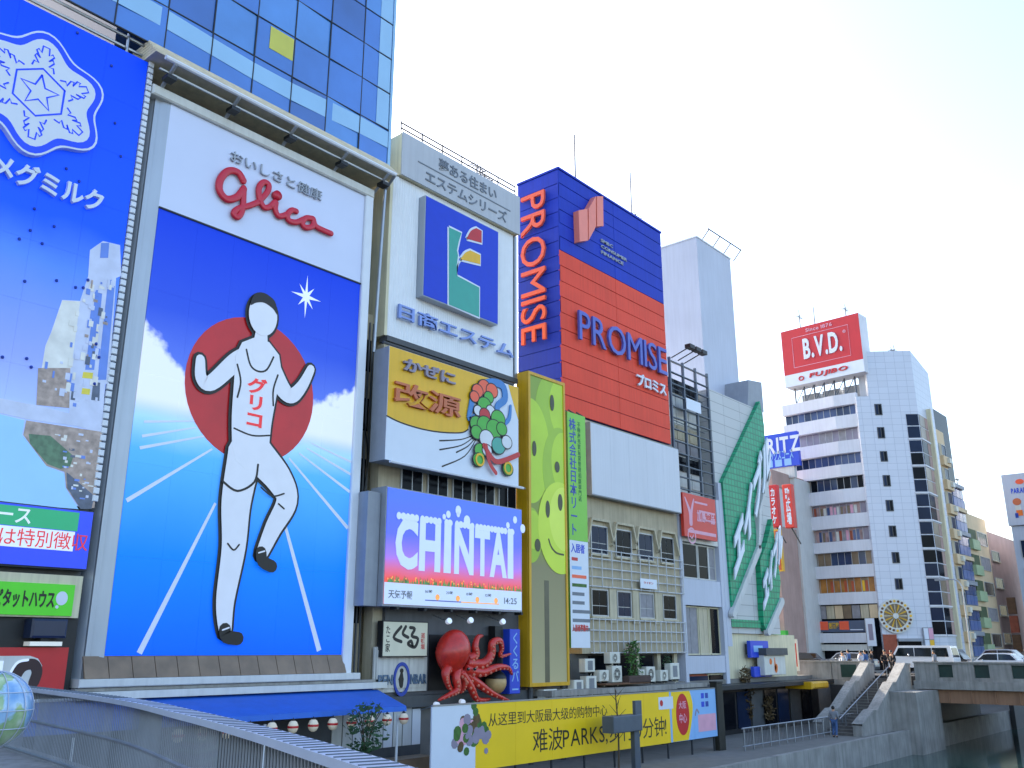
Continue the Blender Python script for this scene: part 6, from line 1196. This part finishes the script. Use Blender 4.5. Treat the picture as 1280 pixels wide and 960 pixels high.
for i in range(1, len(rp)):
    seg = math.hypot(rp[i][0]-rp[i-1][0], rp[i][1]-rp[i-1][1]); n_ = max(1, round(seg/.22))
    for j in range(n_):
        f = j/n_; a = [L1[i-1][c]+(L1[i][c]-L1[i-1][c])*f for c in (0, 1)]; b_ = [L2[i-1][c]+(L2[i][c]-L2[i-1][c])*f for c in (0, 1)]
        MB().tube([(a[0]*.96+b_[0]*.04, a[1]*.96+b_[1]*.04, -.618), (a[0]*.04+b_[0]*.96, a[1]*.04+b_[1]*.96, -.618)], .007, 4).obj('rail_rib', 'scaffold', cr_)
for z in (-1.65, -1.15): MB().tube([(p[0], p[1], z) for p in rp], .025, 6).obj('lower_rail', 'rail_mesh', cr_)
q = MB()
for i in range(1, len(rp)):
    seg = math.hypot(rp[i][0]-rp[i-1][0], rp[i][1]-rp[i-1][1]); n_ = max(1, round(seg/.08))
    for j in range(n_):
        f = j/n_; x = rp[i-1][0]+(rp[i][0]-rp[i-1][0])*f; y = rp[i-1][1]+(rp[i][1]-rp[i-1][1])*f; q.tube([(x, y, -1.72), (x, y, -.7)], .009, 4)
q.obj('balusters', 'rail_mesh', cr_, 'stuff')
gl = thing('globe_lamp', 'glass globe with blue seas and green lands at the left end of the railing', 'globe', (4.7, 12, -1.7))
gm = bpy.data.materials.new('globe_glass'); gm.use_nodes = True; MATS['globe_glass'] = gm; n = gm.node_tree.nodes; L = gm.node_tree.links.new
ge = n.new('ShaderNodeNewGeometry'); no = n.new('ShaderNodeTexNoise'); no.inputs['Scale'].default_value = 2.6; no.inputs['Detail'].default_value = 4; L(ge.outputs['Position'], no.inputs['Vector']); cr2 = n.new('ShaderNodeValToRGB'); L(no.outputs['Fac'], cr2.inputs[0]); e = cr2.color_ramp.elements
e[0].position = .40; e[0].color = C('#6f9fd0'); e[1].position = .70; e[1].color = C('#c9d6c0')
for p_, c_ in ((.5, '#a2c4e2'), (.54, '#8fb07c'), (.62, '#a6c092')): el = e.new(p_); el.color = C(c_)
L(cr2.outputs[0], n['Principled BSDF'].inputs['Base Color']); n['Principled BSDF'].inputs['Roughness'].default_value = .12; n['Principled BSDF'].inputs['Coat Weight'].default_value = .6
MB().ball((4.62, 12, -.68), .43, seg=32, rings=20).obj('globe', 'globe_glass', gl, smooth_=True)
for k in range(6):
    a = math.pi*k/6; MB().tube([(4.62+.437*math.cos(a)*math.cos(t_), 12+.437*math.sin(a)*math.cos(t_), -.68+.437*math.sin(t_)) for t_ in [2*math.pi*i/32 for i in range(32)]], .006, 4, True).obj('meridian', 'rail_pale', gl)
for zc in (-.2, 0, .2): r_ = math.sqrt(.437**2-zc**2); MB().tube([(4.62+r_*math.cos(t_), 12+r_*math.sin(t_), -.68+zc) for t_ in [2*math.pi*i/32 for i in range(32)]], .006, 4, True).obj('parallel', 'rail_pale', gl)
MB().lathe((4.62, 12, -1.78), (0, 0, 1), [(.2, 0), (.2, .05), (.06, .12), (.06, .62), (.18, .72), (.2, .76)], 16).obj('pedestal', 'steel', gl)
